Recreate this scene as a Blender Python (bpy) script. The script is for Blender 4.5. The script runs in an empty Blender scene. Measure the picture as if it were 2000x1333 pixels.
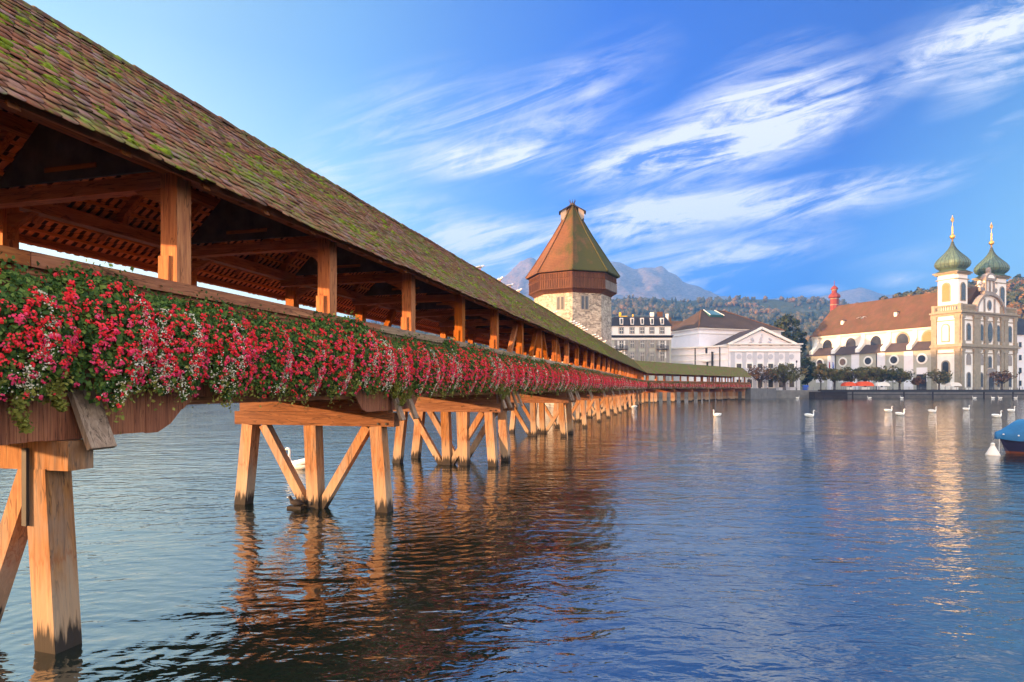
import bpy, math, random
import numpy as np
from mathutils import Vector, Matrix

R = math.radians
random.seed(7)
RNG = np.random.default_rng(7)
scene = bpy.context.scene
COL = scene.collection

# ------------------------------------------------------------------ camera, sky, sun, exposure
F = 1222.0            # focal length in photo pixels (2000 px wide)
CX, HZ, CH = 1000.0, 758.0, 3.05
cam = bpy.data.cameras.new("camera")
cam.sensor_width = 36.0
cam.lens = F / 2000.0 * 36.0
cam.shift_y = (HZ - 666.5) / 2000.0
cam.clip_start = 0.1
cam.clip_end = 20000.0
camo = bpy.data.objects.new("camera", cam)
camo.location = (0, 0, CH)
camo.rotation_euler = (R(90), 0, 0)
COL.objects.link(camo)
scene.camera = camo

SUN_AZ, SUN_EL = 72.0, 6.6      # light travels 72 deg right of the view axis
Ldir = Vector((math.sin(R(SUN_AZ)) * math.cos(R(SUN_EL)), math.cos(R(SUN_AZ)) * math.cos(R(SUN_EL)), -math.sin(R(SUN_EL))))
sun = bpy.data.lights.new("sun", 'SUN')
sun.energy = 3.4
sun.angle = R(0.55)
sun.color = (1.0, 0.57, 0.26)
suno = bpy.data.objects.new("sun", sun)
suno.rotation_euler = Ldir.to_track_quat('-Z', 'Y').to_euler()
suno.location = (-80, -40, 60)
COL.objects.link(suno)

scene.view_settings.view_transform = 'Standard'
scene.view_settings.look = 'None'
scene.view_settings.exposure = 2.0
scene.view_settings.gamma = 1.0
scene.cycles.max_bounces = 6
scene.cycles.diffuse_bounces = 4
scene.cycles.glossy_bounces = 3
scene.cycles.transmission_bounces = 2
scene.cycles.volume_bounces = 0
scene.cycles.caustics_reflective = False
scene.cycles.caustics_refractive = False
scene.cycles.sample_clamp_indirect = 6.0


def tpx(x, y):
    return ((x - CX) / F, (HZ - y) / F)


def make_world():
    w = bpy.data.worlds.new("World")
    scene.world = w
    w.use_nodes = True
    nt = w.node_tree
    N, L = nt.nodes, nt.links
    N.clear()
    out = N.new('ShaderNodeOutputWorld')
    bg = N.new('ShaderNodeBackground')
    L.new(bg.outputs[0], out.inputs[0])
    sky = N.new('ShaderNodeTexSky')
    sky.sky_type = 'NISHITA'
    sky.sun_disc = False
    sky.sun_elevation = R(SUN_EL)
    sky.sun_rotation = R(180 + SUN_AZ)
    sky.altitude = 400
    sky.air_density = 1.0
    sky.dust_density = 0.6
    sky.ozone_density = 5.0
    tc = N.new('ShaderNodeTexCoord')
    sep = N.new('ShaderNodeSeparateXYZ')
    L.new(tc.outputs['Generated'], sep.inputs[0])

    def math_(op, a, b=None, clamp=False):
        n = N.new('ShaderNodeMath')
        n.operation = op
        n.use_clamp = clamp
        for i, v in enumerate((a, b)):
            if v is None:
                continue
            if isinstance(v, (int, float)):
                n.inputs[i].default_value = v
            else:
                L.new(v, n.inputs[i])
        return n.outputs[0]
    # the sky pales towards the sun and deepens away from it
    dt = N.new('ShaderNodeVectorMath')
    dt.operation = 'DOT_PRODUCT'
    L.new(tc.outputs['Generated'], dt.inputs[0])
    dt.inputs[1].default_value = (-math.sin(R(SUN_AZ)), -math.cos(R(SUN_AZ)), 0)
    sd = N.new('ShaderNodeMapRange')
    sd.inputs['From Min'].default_value = -1
    sd.inputs['From Max'].default_value = 1
    L.new(dt.outputs['Value'], sd.inputs['Value'])
    rp = N.new('ShaderNodeValToRGB')
    stops = [(-.85, (.70, .50, .39)), (-.68, (.05, .155, .44)), (-.40, (.20, .37, .83)), (-.22, (1.2, .84, .96)), (-.05, (2.6, 1.48, 1.06)), (.19, (4.7, 2.1, 1.0)), (.6, (5.0, 2.4, 1.1))]
    el = rp.color_ramp.elements
    while len(el) < len(stops):
        el.new(0.5)
    for e, (p, c) in zip(el, stops):
        e.position = (p + 1) / 2
        e.color = (c[0] / 6, c[1] / 6, c[2] / 6, 1)
    L.new(sd.outputs[0], rp.inputs[0])
    tint = N.new('ShaderNodeVectorMath')
    tint.operation = 'MULTIPLY'
    L.new(sky.outputs[0], tint.inputs[0])
    L.new(rp.outputs[0], tint.inputs[1])
    tint3 = N.new('ShaderNodeVectorMath')
    tint3.operation = 'SCALE'
    L.new(tint.outputs[0], tint3.inputs[0])
    tint3.inputs['Scale'].default_value = 6.0
    lowf = N.new('ShaderNodeMapRange')
    lowf.inputs['From Min'].default_value = 0.08
    lowf.inputs['From Max'].default_value = 0.45
    lowf.inputs['To Min'].default_value = 1.0
    lowf.inputs['To Max'].default_value = 0.0
    L.new(sep.outputs[2], lowf.inputs['Value'])
    pale = N.new('ShaderNodeMixRGB')
    L.new(lowf.outputs[0], pale.inputs[0])
    pale.inputs[1].default_value = (1, 1, 1, 1)
    pale.inputs[2].default_value = (2.1, 1.6, 1.12, 1)
    tint4 = N.new('ShaderNodeVectorMath')
    tint4.operation = 'MULTIPLY'
    L.new(tint3.outputs[0], tint4.inputs[0])
    L.new(pale.outputs[0], tint4.inputs[1])
    dy = math_('MAXIMUM', sep.outputs[1], 0.05)
    tx = math_('DIVIDE', sep.outputs[0], dy)
    tz = math_('DIVIDE', sep.outputs[2], dy)
    cmb = N.new('ShaderNodeCombineXYZ')
    L.new(tx, cmb.inputs[0])
    L.new(tz, cmb.inputs[1])
    vec = cmb.outputs[0]

    def noise(rot, sc, loc, scale, detail, dist, rough=0.55):
        m = N.new('ShaderNodeMapping')
        m.vector_type = 'POINT'
        m.inputs['Rotation'].default_value = (0, 0, R(rot))
        m.inputs['Scale'].default_value = (1, 1, 1)
        L.new(vec, m.inputs[0])
        m2 = N.new('ShaderNodeMapping')
        m2.inputs['Scale'].default_value = (sc[0], sc[1], 1)
        m2.inputs['Location'].default_value = (loc[0], loc[1], 0)
        L.new(m.outputs[0], m2.inputs[0])
        n = N.new('ShaderNodeTexNoise')
        n.inputs['Scale'].default_value = scale
        n.inputs['Detail'].default_value = detail
        n.inputs['Roughness'].default_value = rough
        n.inputs['Distortion'].default_value = dist
        L.new(m2.outputs[0], n.inputs['Vector'])
        return n.outputs[0]
    fib = noise(-17, (2.0, 14.0), (3.1, 1.7), 1.5, 12, 1.3, 0.66)
    bil = noise(-28, (2.2, 4.6), (7.3, 4.2), 2.8, 9, 1.2, 0.66)

    blobs = [  # photo px centre, half sizes px, rotation deg (ccw in image), strength
        (1410, 275, 310, 75, 15, 1.05), (1490, 210, 200, 95, 30, .85), (1250, 310, 170, 45, 12, .7),
        (1620, 385, 260, 44, 10, 1.1), (1320, 415, 230, 44, 8, .95), (1440, 500, 220, 40, 10, .95),
        (1170, 475, 260, 55, 14, .7), (1940, 60, 200, 62, 30, 1.1), (1950, 150, 150, 36, 28, .65),
        (950, 310, 150, 34, 4, .75), (770, 270, 220, 110, 28, .48), (1000, 250, 180, 90, 30, .45),
        (880, 460, 240, 60, -14, .85), (1000, 480, 200, 55, 12, .9), (1140, 190, 200, 80, 35, .35), (1740, 130, 240, 60, 30, .3),
        (620, 330, 60, 20, -6, .6), (1760, 547, 65, 14, 4, .7), (1590, 568, 60, 11, 3, .6),
        (1150, 520, 300, 50, 4, .3), (1370, 560, 130, 16, -12, .5), (1960, 250, 60, 16, 30, .4),
        (1860, 330, 120, 20, 18, .3), (1760, 500, 130, 30, 4, .25)]
    total = None
    for (x, y, a, b, rot, s) in blobs:
        c = tpx(x, y)
        m = N.new('ShaderNodeMapping')
        m.vector_type = 'TEXTURE'
        m.inputs['Location'].default_value = (c[0], c[1], 0)
        m.inputs['Rotation'].default_value = (0, 0, R(rot))
        m.inputs['Scale'].default_value = (a * 1.25 / F, b * 1.35 / F, 1)
        L.new(vec, m.inputs[0])
        g = N.new('ShaderNodeTexGradient')
        g.gradient_type = 'SPHERICAL'
        L.new(m.outputs[0], g.inputs[0])
        v = math_('MULTIPLY', g.outputs['Fac'], s)
        total = v if total is None else math_('ADD', total, v)
    front = N.new('ShaderNodeMapRange')
    front.inputs['From Min'].default_value = 0.1
    front.inputs['From Max'].default_value = 0.35
    L.new(sep.outputs[1], front.inputs['Value'])
    total = math_('MULTIPLY', math_('MINIMUM', total, 1.15), front.outputs[0])
    # fibre texture eats into the soft masks
    f1 = math_('ADD', math_('MULTIPLY', fib, 0.78), math_('MULTIPLY', bil, 0.26))
    mr = N.new('ShaderNodeMapRange')
    mr.inputs['From Min'].default_value = 0.44
    mr.inputs['From Max'].default_value = 0.72
    L.new(f1, mr.inputs['Value'])
    tex = mr.outputs[0]
    dens = math_('MULTIPLY', total, math_('ADD', math_('MULTIPLY', tex, 2.1), 0.10))
    dens = math_('POWER', math_('MINIMUM', math_('MAXIMUM', dens, 0.0), 1.0), 1.15)
    dens = math_('MULTIPLY', dens, 0.80, True)
    mix = N.new('ShaderNodeMixRGB')
    L.new(dens, mix.inputs[0])
    L.new(tint4.outputs[0], mix.inputs[1])
    mix.inputs[2].default_value = (CLOUD[0], CLOUD[1], CLOUD[2], 1)
    # unseen bright cloud added overhead, to the right and behind, to fill the shade
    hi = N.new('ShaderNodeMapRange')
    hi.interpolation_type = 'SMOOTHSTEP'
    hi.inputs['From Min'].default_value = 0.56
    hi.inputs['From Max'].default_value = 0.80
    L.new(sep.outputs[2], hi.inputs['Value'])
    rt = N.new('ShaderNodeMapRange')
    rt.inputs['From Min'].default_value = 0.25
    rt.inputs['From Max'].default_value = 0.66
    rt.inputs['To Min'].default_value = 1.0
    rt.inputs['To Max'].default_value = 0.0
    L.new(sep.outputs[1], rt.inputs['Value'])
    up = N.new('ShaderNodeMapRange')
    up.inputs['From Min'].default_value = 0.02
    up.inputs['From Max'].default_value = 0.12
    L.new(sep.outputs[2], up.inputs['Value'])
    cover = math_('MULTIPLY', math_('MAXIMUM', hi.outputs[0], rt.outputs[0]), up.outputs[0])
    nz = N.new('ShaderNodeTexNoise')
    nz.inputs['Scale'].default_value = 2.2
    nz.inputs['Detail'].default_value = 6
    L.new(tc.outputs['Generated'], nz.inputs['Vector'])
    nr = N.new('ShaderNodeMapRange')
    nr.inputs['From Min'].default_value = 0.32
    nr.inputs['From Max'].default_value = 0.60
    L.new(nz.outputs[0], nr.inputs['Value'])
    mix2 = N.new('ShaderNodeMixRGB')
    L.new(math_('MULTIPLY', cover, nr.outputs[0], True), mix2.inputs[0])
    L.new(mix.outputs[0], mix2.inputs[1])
    mix2.inputs[2].default_value = (FILL_CLOUD[0], FILL_CLOUD[1], FILL_CLOUD[2], 1)
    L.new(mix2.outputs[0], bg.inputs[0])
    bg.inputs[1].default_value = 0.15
    return w


USE_HAZE = True
CLOUD = (2.5, 2.38, 2.25)
FILL_CLOUD = (4.9, 4.75, 4.85)  # radiance of the added out-of-view cloud that lights shaded surfaces
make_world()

# ------------------------------------------------------------------ helpers


def hexfan(n):
    return list(range(n))


class MB:
    """collects polygons, builds one mesh object"""

    def __init__(self):
        self.v, self.f, self.m = [], [], []

    def add(self, verts, faces, mi=0):
        b = len(self.v)
        self.v += [tuple(p) for p in verts]
        self.f += [tuple(b + i for i in f) for f in faces]
        self.m += [mi] * len(faces)
        return self

    def hexa(self, p, mi=0):   # 8 points: bottom 0-3 ccw, top 4-7
        return self.add(p, [(3, 2, 1, 0), (4, 5, 6, 7), (0, 1, 5, 4), (1, 2, 6, 5), (2, 3, 7, 6), (3, 0, 4, 7)], mi)

    def box(self, x0, x1, y0, y1, z0, z1, mi=0):
        return self.hexa([(x0, y0, z0), (x1, y0, z0), (x1, y1, z0), (x0, y1, z0),
                          (x0, y0, z1), (x1, y0, z1), (x1, y1, z1), (x0, y1, z1)], mi)

    def bar(self, p, q, w, h, up=(0, 0, 1), mi=0, w2=None, h2=None):
        p, q, up = Vector(p), Vector(q), Vector(up)
        d = (q - p).normalized()
        s = d.cross(up)
        if s.length < 1e-4:
            s = d.cross(Vector((1, 0, 0)))
        s.normalize()
        u = s.cross(d)
        w2 = w if w2 is None else w2
        h2 = h if h2 is None else h2
        pts = []
        for c, ww, hh in ((p, w, h), (q, w2, h2)):
            pts += [c - s * ww / 2 - u * hh / 2, c + s * ww / 2 - u * hh / 2, c + s * ww / 2 + u * hh / 2, c - s * ww / 2 + u * hh / 2]
        return self.hexa(pts, mi)

    def prism(self, poly, axis, a, b, mi=0):
        """extrude a 2D polygon along axis between a and b ('x': poly=(y,z), 'y': (x,z), 'z': (x,y))"""
        n = len(poly)

        def pt(q, t):
            return {'x': (t, q[0], q[1]), 'y': (q[0], t, q[1]), 'z': (q[0], q[1], t)}[axis]
        vs = [pt(q, a) for q in poly] + [pt(q, b) for q in poly]
        fs = [tuple(range(n - 1, -1, -1)), tuple(range(n, 2 * n))]
        fs += [(i, (i + 1) % n, n + (i + 1) % n, n + i) for i in range(n)]
        return self.add(vs, fs, mi)

    def lathe(self, prof, n=16, c=(0, 0), mi=0, power=None, phase=0.0):
        """prof: list of (r, z); power: superellipse exponent"""
        vs, fs = [], []
        for r, z in prof:
            for k in range(n):
                a = 2 * math.pi * k / n + phase
                ca, sa = math.cos(a), math.sin(a)
                rr = r
                if power:
                    rr = r / ((abs(ca) ** power + abs(sa) ** power) ** (1 / power))
                vs.append((c[0] + rr * ca, c[1] + rr * sa, z))
        for i in range(len(prof) - 1):
            for k in range(n):
                k2 = (k + 1) % n
                fs.append((i * n + k, i * n + k2, (i + 1) * n + k2, (i + 1) * n + k))
        fs.append(tuple(range(n - 1, -1, -1)))
        fs.append(tuple(range((len(prof) - 1) * n, len(prof) * n)))
        return self.add(vs, fs, mi)

    def loft(self, pts, rads, n=8, mi=0, flat=None):
        """tube through points; rads: radius or (ra, rb) per point"""
        pts = [Vector(p) for p in pts]
        rings = []
        ref = Vector((0, 1, 0)) if flat is None else Vector(flat)
        for i, p in enumerate(pts):
            d = (pts[min(i + 1, len(pts) - 1)] - pts[max(i - 1, 0)])
            d = d.normalized() if d.length > 1e-6 else Vector((0, 0, 1))
            a = ref - d * ref.dot(d)
            if a.length < 1e-3:
                a = d.orthogonal()
            a.normalize()
            b = d.cross(a)
            ra, rb = rads[i] if isinstance(rads[i], (tuple, list)) else (rads[i], rads[i])
            rings.append([p + a * ra * math.cos(2 * math.pi * k / n) + b * rb * math.sin(2 * math.pi * k / n) for k in range(n)])
        vs = [q for r in rings for q in r]
        fs = []
        for i in range(len(rings) - 1):
            for k in range(n):
                k2 = (k + 1) % n
                fs.append((i * n + k, i * n + k2, (i + 1) * n + k2, (i + 1) * n + k))
        fs.append(tuple(range(n - 1, -1, -1)))
        fs.append(tuple(range((len(rings) - 1) * n, len(rings) * n)))
        return self.add(vs, fs, mi)

    def arch(self, x0, x1, z0, z1, y0, y1, mi=0, n=8, segm=True):
        """arched slab (semicircle head when segm) in the x-z plane between y0 and y1"""
        r = (x1 - x0) / 2
        cx = (x0 + x1) / 2
        poly = [(x0, z0), (x1, z0)]
        zc = z1 - r
        for k in range(n + 1):
            a = math.pi * k / n
            poly.append((cx + r * math.cos(a), zc + r * math.sin(a)))
        return self.prism(poly, 'y', y0, y1, mi)

    def build(self, name, mats, parent=None, smooth=False):
        me = bpy.data.meshes.new(name)
        me.from_pydata(self.v, [], self.f)
        if not isinstance(mats, (list, tuple)):
            mats = [mats]
        for m in mats:
            me.materials.append(m)
        if any(self.m):
            me.polygons.foreach_set('material_index', self.m)
        if smooth:
            me.polygons.foreach_set('use_smooth', [True] * len(me.polygons))
        me.update()
        return link(name, me, parent)


def link(name, me, parent=None):
    o = bpy.data.objects.new(name, me)
    COL.objects.link(o)
    if parent is not None:
        o.parent = parent
    return o


def mesh_np(name, verts, faces, mats, parent=None, midx=None, smooth=False, rnd=None, obj=True):
    """verts (N,3), faces (M,k) arrays"""
    me = bpy.data.meshes.new(name)
    verts = np.asarray(verts, np.float32)
    faces = np.asarray(faces, np.int32)
    M, k = faces.shape
    me.vertices.add(len(verts))
    me.vertices.foreach_set('co', verts.ravel())
    me.loops.add(M * k)
    me.loops.foreach_set('vertex_index', faces.ravel())
    me.polygons.add(M)
    me.polygons.foreach_set('loop_start', np.arange(0, M * k, k, dtype=np.int32))
    me.polygons.foreach_set('loop_total', np.full(M, k, dtype=np.int32))
    for m in (mats if isinstance(mats, (list, tuple)) else [mats]):
        me.materials.append(m)
    if midx is not None:
        me.polygons.foreach_set('material_index', np.asarray(midx, np.int32))
    if smooth:
        me.polygons.foreach_set('use_smooth', np.ones(M, bool))
    if rnd is not None:
        a = me.attributes.new('rnd', 'FLOAT', 'FACE')
        a.data.foreach_set('value', np.asarray(rnd, np.float32))
    me.update(calc_edges=True)
    return link(name, me, parent) if obj else me


def tag(o, label=None, cat=None, group=None, kind=None):
    if label:
        o['label'] = label
    if cat:
        o['category'] = cat
    if group:
        o['group'] = group
    if kind:
        o['kind'] = kind
    return o


def thing(name, label, cat, loc=(0, 0, 0), rz=0.0, group=None):
    o = bpy.data.objects.new(name, None)
    o.empty_display_size = 0.3
    COL.objects.link(o)
    o.location = loc
    o.rotation_euler = (0, 0, rz)
    return tag(o, label, cat, group)


def copy_tree(o, parent=None):
    c = o.copy()
    COL.objects.link(c)
    c.parent = parent
    for ch in list(o.children):
        copy_tree(ch, c)
    return c


def at(x, Y, z=0.0):
    return Vector(((x - CX) / F * Y, Y, z))


def on_water(x, y):
    Y = CH * F / (y - HZ)
    return at(x, Y, 0.0)


# ---- numpy value noise
def vnoise(x, y, seed=0):
    xi, yi = np.floor(x).astype(np.int64), np.floor(y).astype(np.int64)
    xf, yf = x - xi, y - yi
    u, v = xf * xf * (3 - 2 * xf), yf * yf * (3 - 2 * yf)

    def h(a, b):
        n = (a * 374761393 + b * 668265263 + seed * 974711) & 0x7fffffff
        n = ((n ^ (n >> 13)) * 1274126177) & 0x7fffffff
        return ((n ^ (n >> 16)) & 0xffff) / 65535.0
    return (h(xi, yi) * (1 - u) + h(xi + 1, yi) * u) * (1 - v) + (h(xi, yi + 1) * (1 - u) + h(xi + 1, yi + 1) * u) * v


def fbm(x, y, seed=0, octv=5, ridged=False):
    s, a, t = 0, 0.5, 0
    for o in range(octv):
        n = vnoise(x, y, seed + o * 17)
        if ridged:
            n = 1 - abs(2 * n - 1)
        s = s + a * n
        t += a
        a *= 0.5
        x, y = x * 2.03 + 5.1, y * 2.03 + 1.7
    return s / t


# ------------------------------------------------------------------ materials
class NT:
    def __init__(self, name):
        self.m = bpy.data.materials.new(name)
        self.m.use_nodes = True
        self.t = self.m.node_tree
        self.N, self.L = self.t.nodes, self.t.links
        self.b = self.N['Principled BSDF']

    def node(self, kind, **kw):
        n = self.N.new(kind)
        for k, v in kw.items():
            setattr(n, k, v)
        return n

    def put(self, sock, v):
        if isinstance(v, bpy.types.NodeSocket):
            self.L.new(v, sock)
        elif v is not None:
            if isinstance(v, (tuple, list)) and len(v) == 3 and sock.type == 'RGBA':
                v = (*v, 1)
            sock.default_value = v

    def coord(self, scale=(1, 1, 1), rot=(0, 0, 0), which='Object'):
        tc = self.node('ShaderNodeTexCoord')
        mp = self.node('ShaderNodeMapping')
        mp.inputs['Scale'].default_value = scale
        mp.inputs['Rotation'].default_value = rot
        self.L.new(tc.outputs[which], mp.inputs[0])
        return mp.outputs[0]

    def noise(self, vec, scale, detail=4, rough=0.55, dist=0.0):
        n = self.node('ShaderNodeTexNoise')
        self.put(n.inputs['Vector'], vec)
        n.inputs['Scale'].default_value = scale
        n.inputs['Detail'].default_value = detail
        n.inputs['Roughness'].default_value = rough
        n.inputs['Distortion'].default_value = dist
        return n.outputs[0]

    def ramp(self, fac, stops, interp='LINEAR'):
        r = self.node('ShaderNodeValToRGB')
        r.color_ramp.interpolation = interp
        el = r.color_ramp.elements
        while len(el) < len(stops):
            el.new(0.5)
        for e, (p, c) in zip(el, stops):
            e.position = p
            e.color = (*c, 1) if not isinstance(c, (int, float)) else (c, c, c, 1)
        self.L.new(fac, r.inputs[0])
        return r.outputs[0]

    def mix(self, fac, a, b, mode='MIX'):
        n = self.node('ShaderNodeMixRGB', blend_type=mode)
        self.put(n.inputs[0], fac)
        self.put(n.inputs[1], a)
        self.put(n.inputs[2], b)
        return n.outputs[0]

    def math(self, op, a, b=None, clamp=False):
        n = self.node('ShaderNodeMath', operation=op, use_clamp=clamp)
        self.put(n.inputs[0], a)
        if b is not None:
            self.put(n.inputs[1], b)
        return n.outputs[0]

    def rng(self, v, a, b, c=0.0, d=1.0):
        n = self.node('ShaderNodeMapRange')
        self.put(n.inputs[0], v)
        for i, q in enumerate((a, b, c, d)):
            n.inputs[i + 1].default_value = q
        return n.outputs[0]

    def attr(self, name='rnd'):
        return self.node('ShaderNodeAttribute', attribute_name=name).outputs['Fac']

    def z(self, which='Object'):
        tc = self.node('ShaderNodeTexCoord')
        s = self.node('ShaderNodeSeparateXYZ')
        self.L.new(tc.outputs[which], s.inputs[0])
        return s.outputs

    def done(self, col, rough=0.8, bump=None, strength=0.4, dist=0.02, spec=0.3):
        self.put(self.b.inputs['Base Color'], col)
        self.put(self.b.inputs['Roughness'], rough)
        self.b.inputs['Specular IOR Level'].default_value = spec
        if bump is not None:
            bn = self.node('ShaderNodeBump')
            bn.inputs['Strength'].default_value = strength
            bn.inputs['Distance'].default_value = dist
            self.L.new(bump, bn.inputs['Height'])
            self.L.new(bn.outputs[0], self.b.inputs['Normal'])
        return self.m


def wood(name, dark, mid, light, stretch, rot=0.0, wet=False, rough=0.8, sc=1.0):
    t = NT(name)
    v = t.coord(stretch, (0, 0, rot))
    n1 = t.noise(v, 6.0 * sc, 8, 0.65, 0.6)
    n2 = t.noise(t.coord(), 1.1, 3)
    n3 = t.noise(v, 11.0 * sc, 4, 0.75, 0.3)
    c = t.ramp(n1, [(0.32, dark), (0.5, mid), (0.68, light)])
    c = t.mix(t.rng(n2, 0.3, 0.7, 0.0, 0.55), c, t.mix(0.5, mid, dark))
    c = t.mix(t.rng(n3, 0.60, 0.655, 0, 0.75), c, tuple(0.35 * q for q in dark))
    n4 = t.noise(v, 2.3 * sc, 3, 0.5, 0.5)
    crack = t.rng(t.math('ABSOLUTE', t.math('SUBTRACT', n4, 0.5)), 0.003, 0.014, 0.65, 0.0)
    c = t.mix(crack, c, tuple(0.22 * q for q in dark))
    if wet:
        n5 = t.noise(t.coord((2, 2, 0.5)), 0.9, 5, 0.65)
        c = t.mix(t.rng(n5, 0.46, 0.66, 0, 0.75), c, t.mix(n1, (0.16, 0.125, 0.10), (0.40, 0.33, 0.27)))
        n6 = t.noise(t.coord((1, 1, 0.6)), 2.4, 4, 0.6)
        c = t.mix(t.rng(n6, 0.60, 0.70, 0, 0.5), c, (0.15, 0.06, 0.025))
    info = t.node('ShaderNodeObjectInfo')
    hv = t.node('ShaderNodeHueSaturation')
    t.put(hv.inputs['Value'], t.rng(info.outputs['Random'], 0, 1, 0.8, 1.18))
    t.put(hv.inputs['Saturation'], t.rng(info.outputs['Random'], 0, 1, 1.1, 0.9))
    t.put(hv.inputs['Color'], c)
    c = hv.outputs[0]
    if wet:
        z = t.z()[2]
        vz = t.coord((13, 13, 1.1))
        zz = t.math('ADD', z, t.math('MULTIPLY', t.noise(vz, 1.4, 4), -0.75))
        f2 = t.rng(zz, 0.25, 0.75, 0.55, 0.0)
        c = t.mix(f2, c, (0.40, 0.31, 0.21))
        f = t.rng(zz, -0.20, -0.06, 0.96, 0.0)
        c = t.mix(f, c, (0.014, 0.011, 0.009))
        band = t.math('MULTIPLY', t.rng(zz, 0.62, 0.66, 0, 1), t.rng(zz, 0.66, 0.72, 1, 0))
        c = t.mix(t.math('MULTIPLY', band, 0.5), c, (0.25, 0.07, 0.02))
    return t.done(c, rough, n1, 0.35, 0.02)


def plain(name, col, rough=0.8, var=0.25, scale=1.2, bump=0.0, spec=0.3, metal=0.0, stretch=(1, 1, 1)):
    t = NT(name)
    n = t.noise(t.coord(stretch), scale, 6, 0.6)
    a = tuple(max(0, c * (1 - var)) for c in col)
    b = tuple(min(1, c * (1 + var * 0.6)) for c in col)
    c = t.ramp(n, [(0.3, a), (0.7, b)])
    t.b.inputs['Metallic'].default_value = metal
    return t.done(c, rough, n if bump else None, bump, 0.05, spec)


def foliage(name, dark, mid, light, scale=0.6, trans=0.25):
    t = NT(name)
    n = t.noise(t.coord(), scale, 3)
    r = t.attr()
    f = t.math('ADD', t.math('MULTIPLY', n, 0.5), t.math('MULTIPLY', r, 0.55))
    c = t.ramp(f, [(0.25, dark), (0.5, mid), (0.8, light)])
    t.done(c, 0.7, spec=0.25)
    tr = t.node('ShaderNodeBsdfTranslucent')
    t.L.new(c, tr.inputs[0])
    mx = t.node('ShaderNodeMixShader')
    mx.inputs[0].default_value = trans
    t.L.new(t.b.outputs[0], mx.inputs[1])
    t.L.new(tr.outputs[0], mx.inputs[2])
    t.L.new(mx.outputs[0], t.N['Material Output'].inputs[0])
    return t.m


M = {}
M['wood_h'] = wood('bridge_timber_horizontal', (0.14, 0.042, 0.014), (0.31, 0.10, 0.03), (0.46, 0.19, 0.06), (0.25, 3, 3))
M['wood_v'] = wood('bridge_timber_upright', (0.24, 0.065, 0.016), (0.44, 0.145, 0.034), (0.58, 0.235, 0.065), (3, 3, 0.22))
M['wood_x'] = wood('bridge_timber_cross', (0.17, 0.052, 0.018), (0.34, 0.115, 0.038), (0.48, 0.20, 0.07), (3, 0.25, 3))
M['board'] = wood('parapet_boards', (0.13, 0.038, 0.016), (0.27, 0.08, 0.026), (0.38, 0.14, 0.045), (7, 7, 0.25))
M['pile'] = wood('pile_timber', (0.17, 0.070, 0.027), (0.38, 0.175, 0.068), (0.52, 0.28, 0.13), (3, 3, 0.2), wet=True)
M['pale'] = wood('weathered_plank', (0.16, 0.10, 0.065), (0.31, 0.21, 0.14), (0.44, 0.32, 0.22), (3, 3, 0.25))
M['rail_old'] = wood('weathered_rail', (0.22, 0.14, 0.09), (0.40, 0.27, 0.17), (0.55, 0.40, 0.27), (0.2, 3, 3))
M['panel'] = plain('gable_panel_paint', (0.055, 0.04, 0.034), 0.7, 0.8, 2.2)
M['bounce_wood'] = wood('pale_bounce_wood', (0.30, 0.15, 0.06), (0.46, 0.25, 0.11), (0.60, 0.36, 0.17), (0.25, 3, 3))  # light wood, picked to bounce sun inside the bridge
M['batten'] = wood('roof_battens', (0.48, 0.17, 0.06), (0.70, 0.28, 0.10), (0.78, 0.36, 0.15), (0.25, 3, 3))
M['cap'] = wood('cap_beam_timber', (0.10, 0.038, 0.018), (0.21, 0.088, 0.04), (0.32, 0.155, 0.08), (3, 0.25, 3))
M['iron'] = plain('iron', (0.04, 0.035, 0.03), 0.6, 0.4, 4)


def mat_tiles():
    t = NT('old_roof_tiles')
    r = t.attr()
    base = t.ramp(r, [(0.0, (0.11, 0.045, 0.028)), (0.25, (0.26, 0.082, 0.042)), (0.5, (0.36, 0.145, 0.078)),
                      (0.68, (0.30, 0.175, 0.165)), (0.82, (0.40, 0.18, 0.105)), (1.0, (0.13, 0.11, 0.055))])
    n = t.noise(t.coord(), 9, 5)
    base = t.mix(t.rng(n, 0.35, 0.7, 0, 0.6), base, (0.085, 0.06, 0.035))
    # moss spreads with distance along the bridge
    xyz = t.z()
    m1 = t.noise(t.coord((0.55, 1.8, 1.8)), 1.1, 7, 0.7, 0.6)
    m2 = t.noise(t.coord((1, 1, 1)), 8, 4, 0.6)
    grow = t.rng(xyz[0], 2, 80, -0.03, 0.07)
    f = t.math('ADD', t.math('ADD', t.math('MULTIPLY', m1, 0.6), t.math('MULTIPLY', m2, 0.4)), grow)
    m3 = t.noise(t.coord((0.35, 2.5, 2.5)), 1.0, 5, 0.65, 0.3)
    f = t.math('ADD', f, t.math('MULTIPLY', t.math('SUBTRACT', m3, 0.5), 0.45))
    mf = t.rng(f, 0.47, 0.66, 0, 0.93)
    mc = t.ramp(m2, [(0.3, (0.04, 0.065, 0.007)), (0.52, (0.125, 0.20, 0.016)), (0.72, (0.25, 0.36, 0.03))])
    c = t.mix(mf, base, mc)
    return t.done(c, 0.85, n, 0.4, 0.01, 0.25)


M['tiles'] = mat_tiles()


def mat_under():
    t = NT('clean_tile_underside')
    xyz = t.z()
    n = t.noise(t.coord(), 5, 4)
    f = t.math('FRACT', t.math('ADD', t.math('DIVIDE', xyz[0], 0.19), t.math('MULTIPLY', n, 0.35)))
    c = t.ramp(n, [(0.3, (0.52, 0.19, 0.085)), (0.7, (0.78, 0.34, 0.17))])
    c = t.mix(t.math('MULTIPLY', t.rng(f, 0.50, 0.56), t.rng(f, 0.94, 0.99, 1, 0)), c, (0.035, 0.014, 0.01))
    return t.done(c, 0.85)


M['tile_under'] = mat_under()


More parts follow.
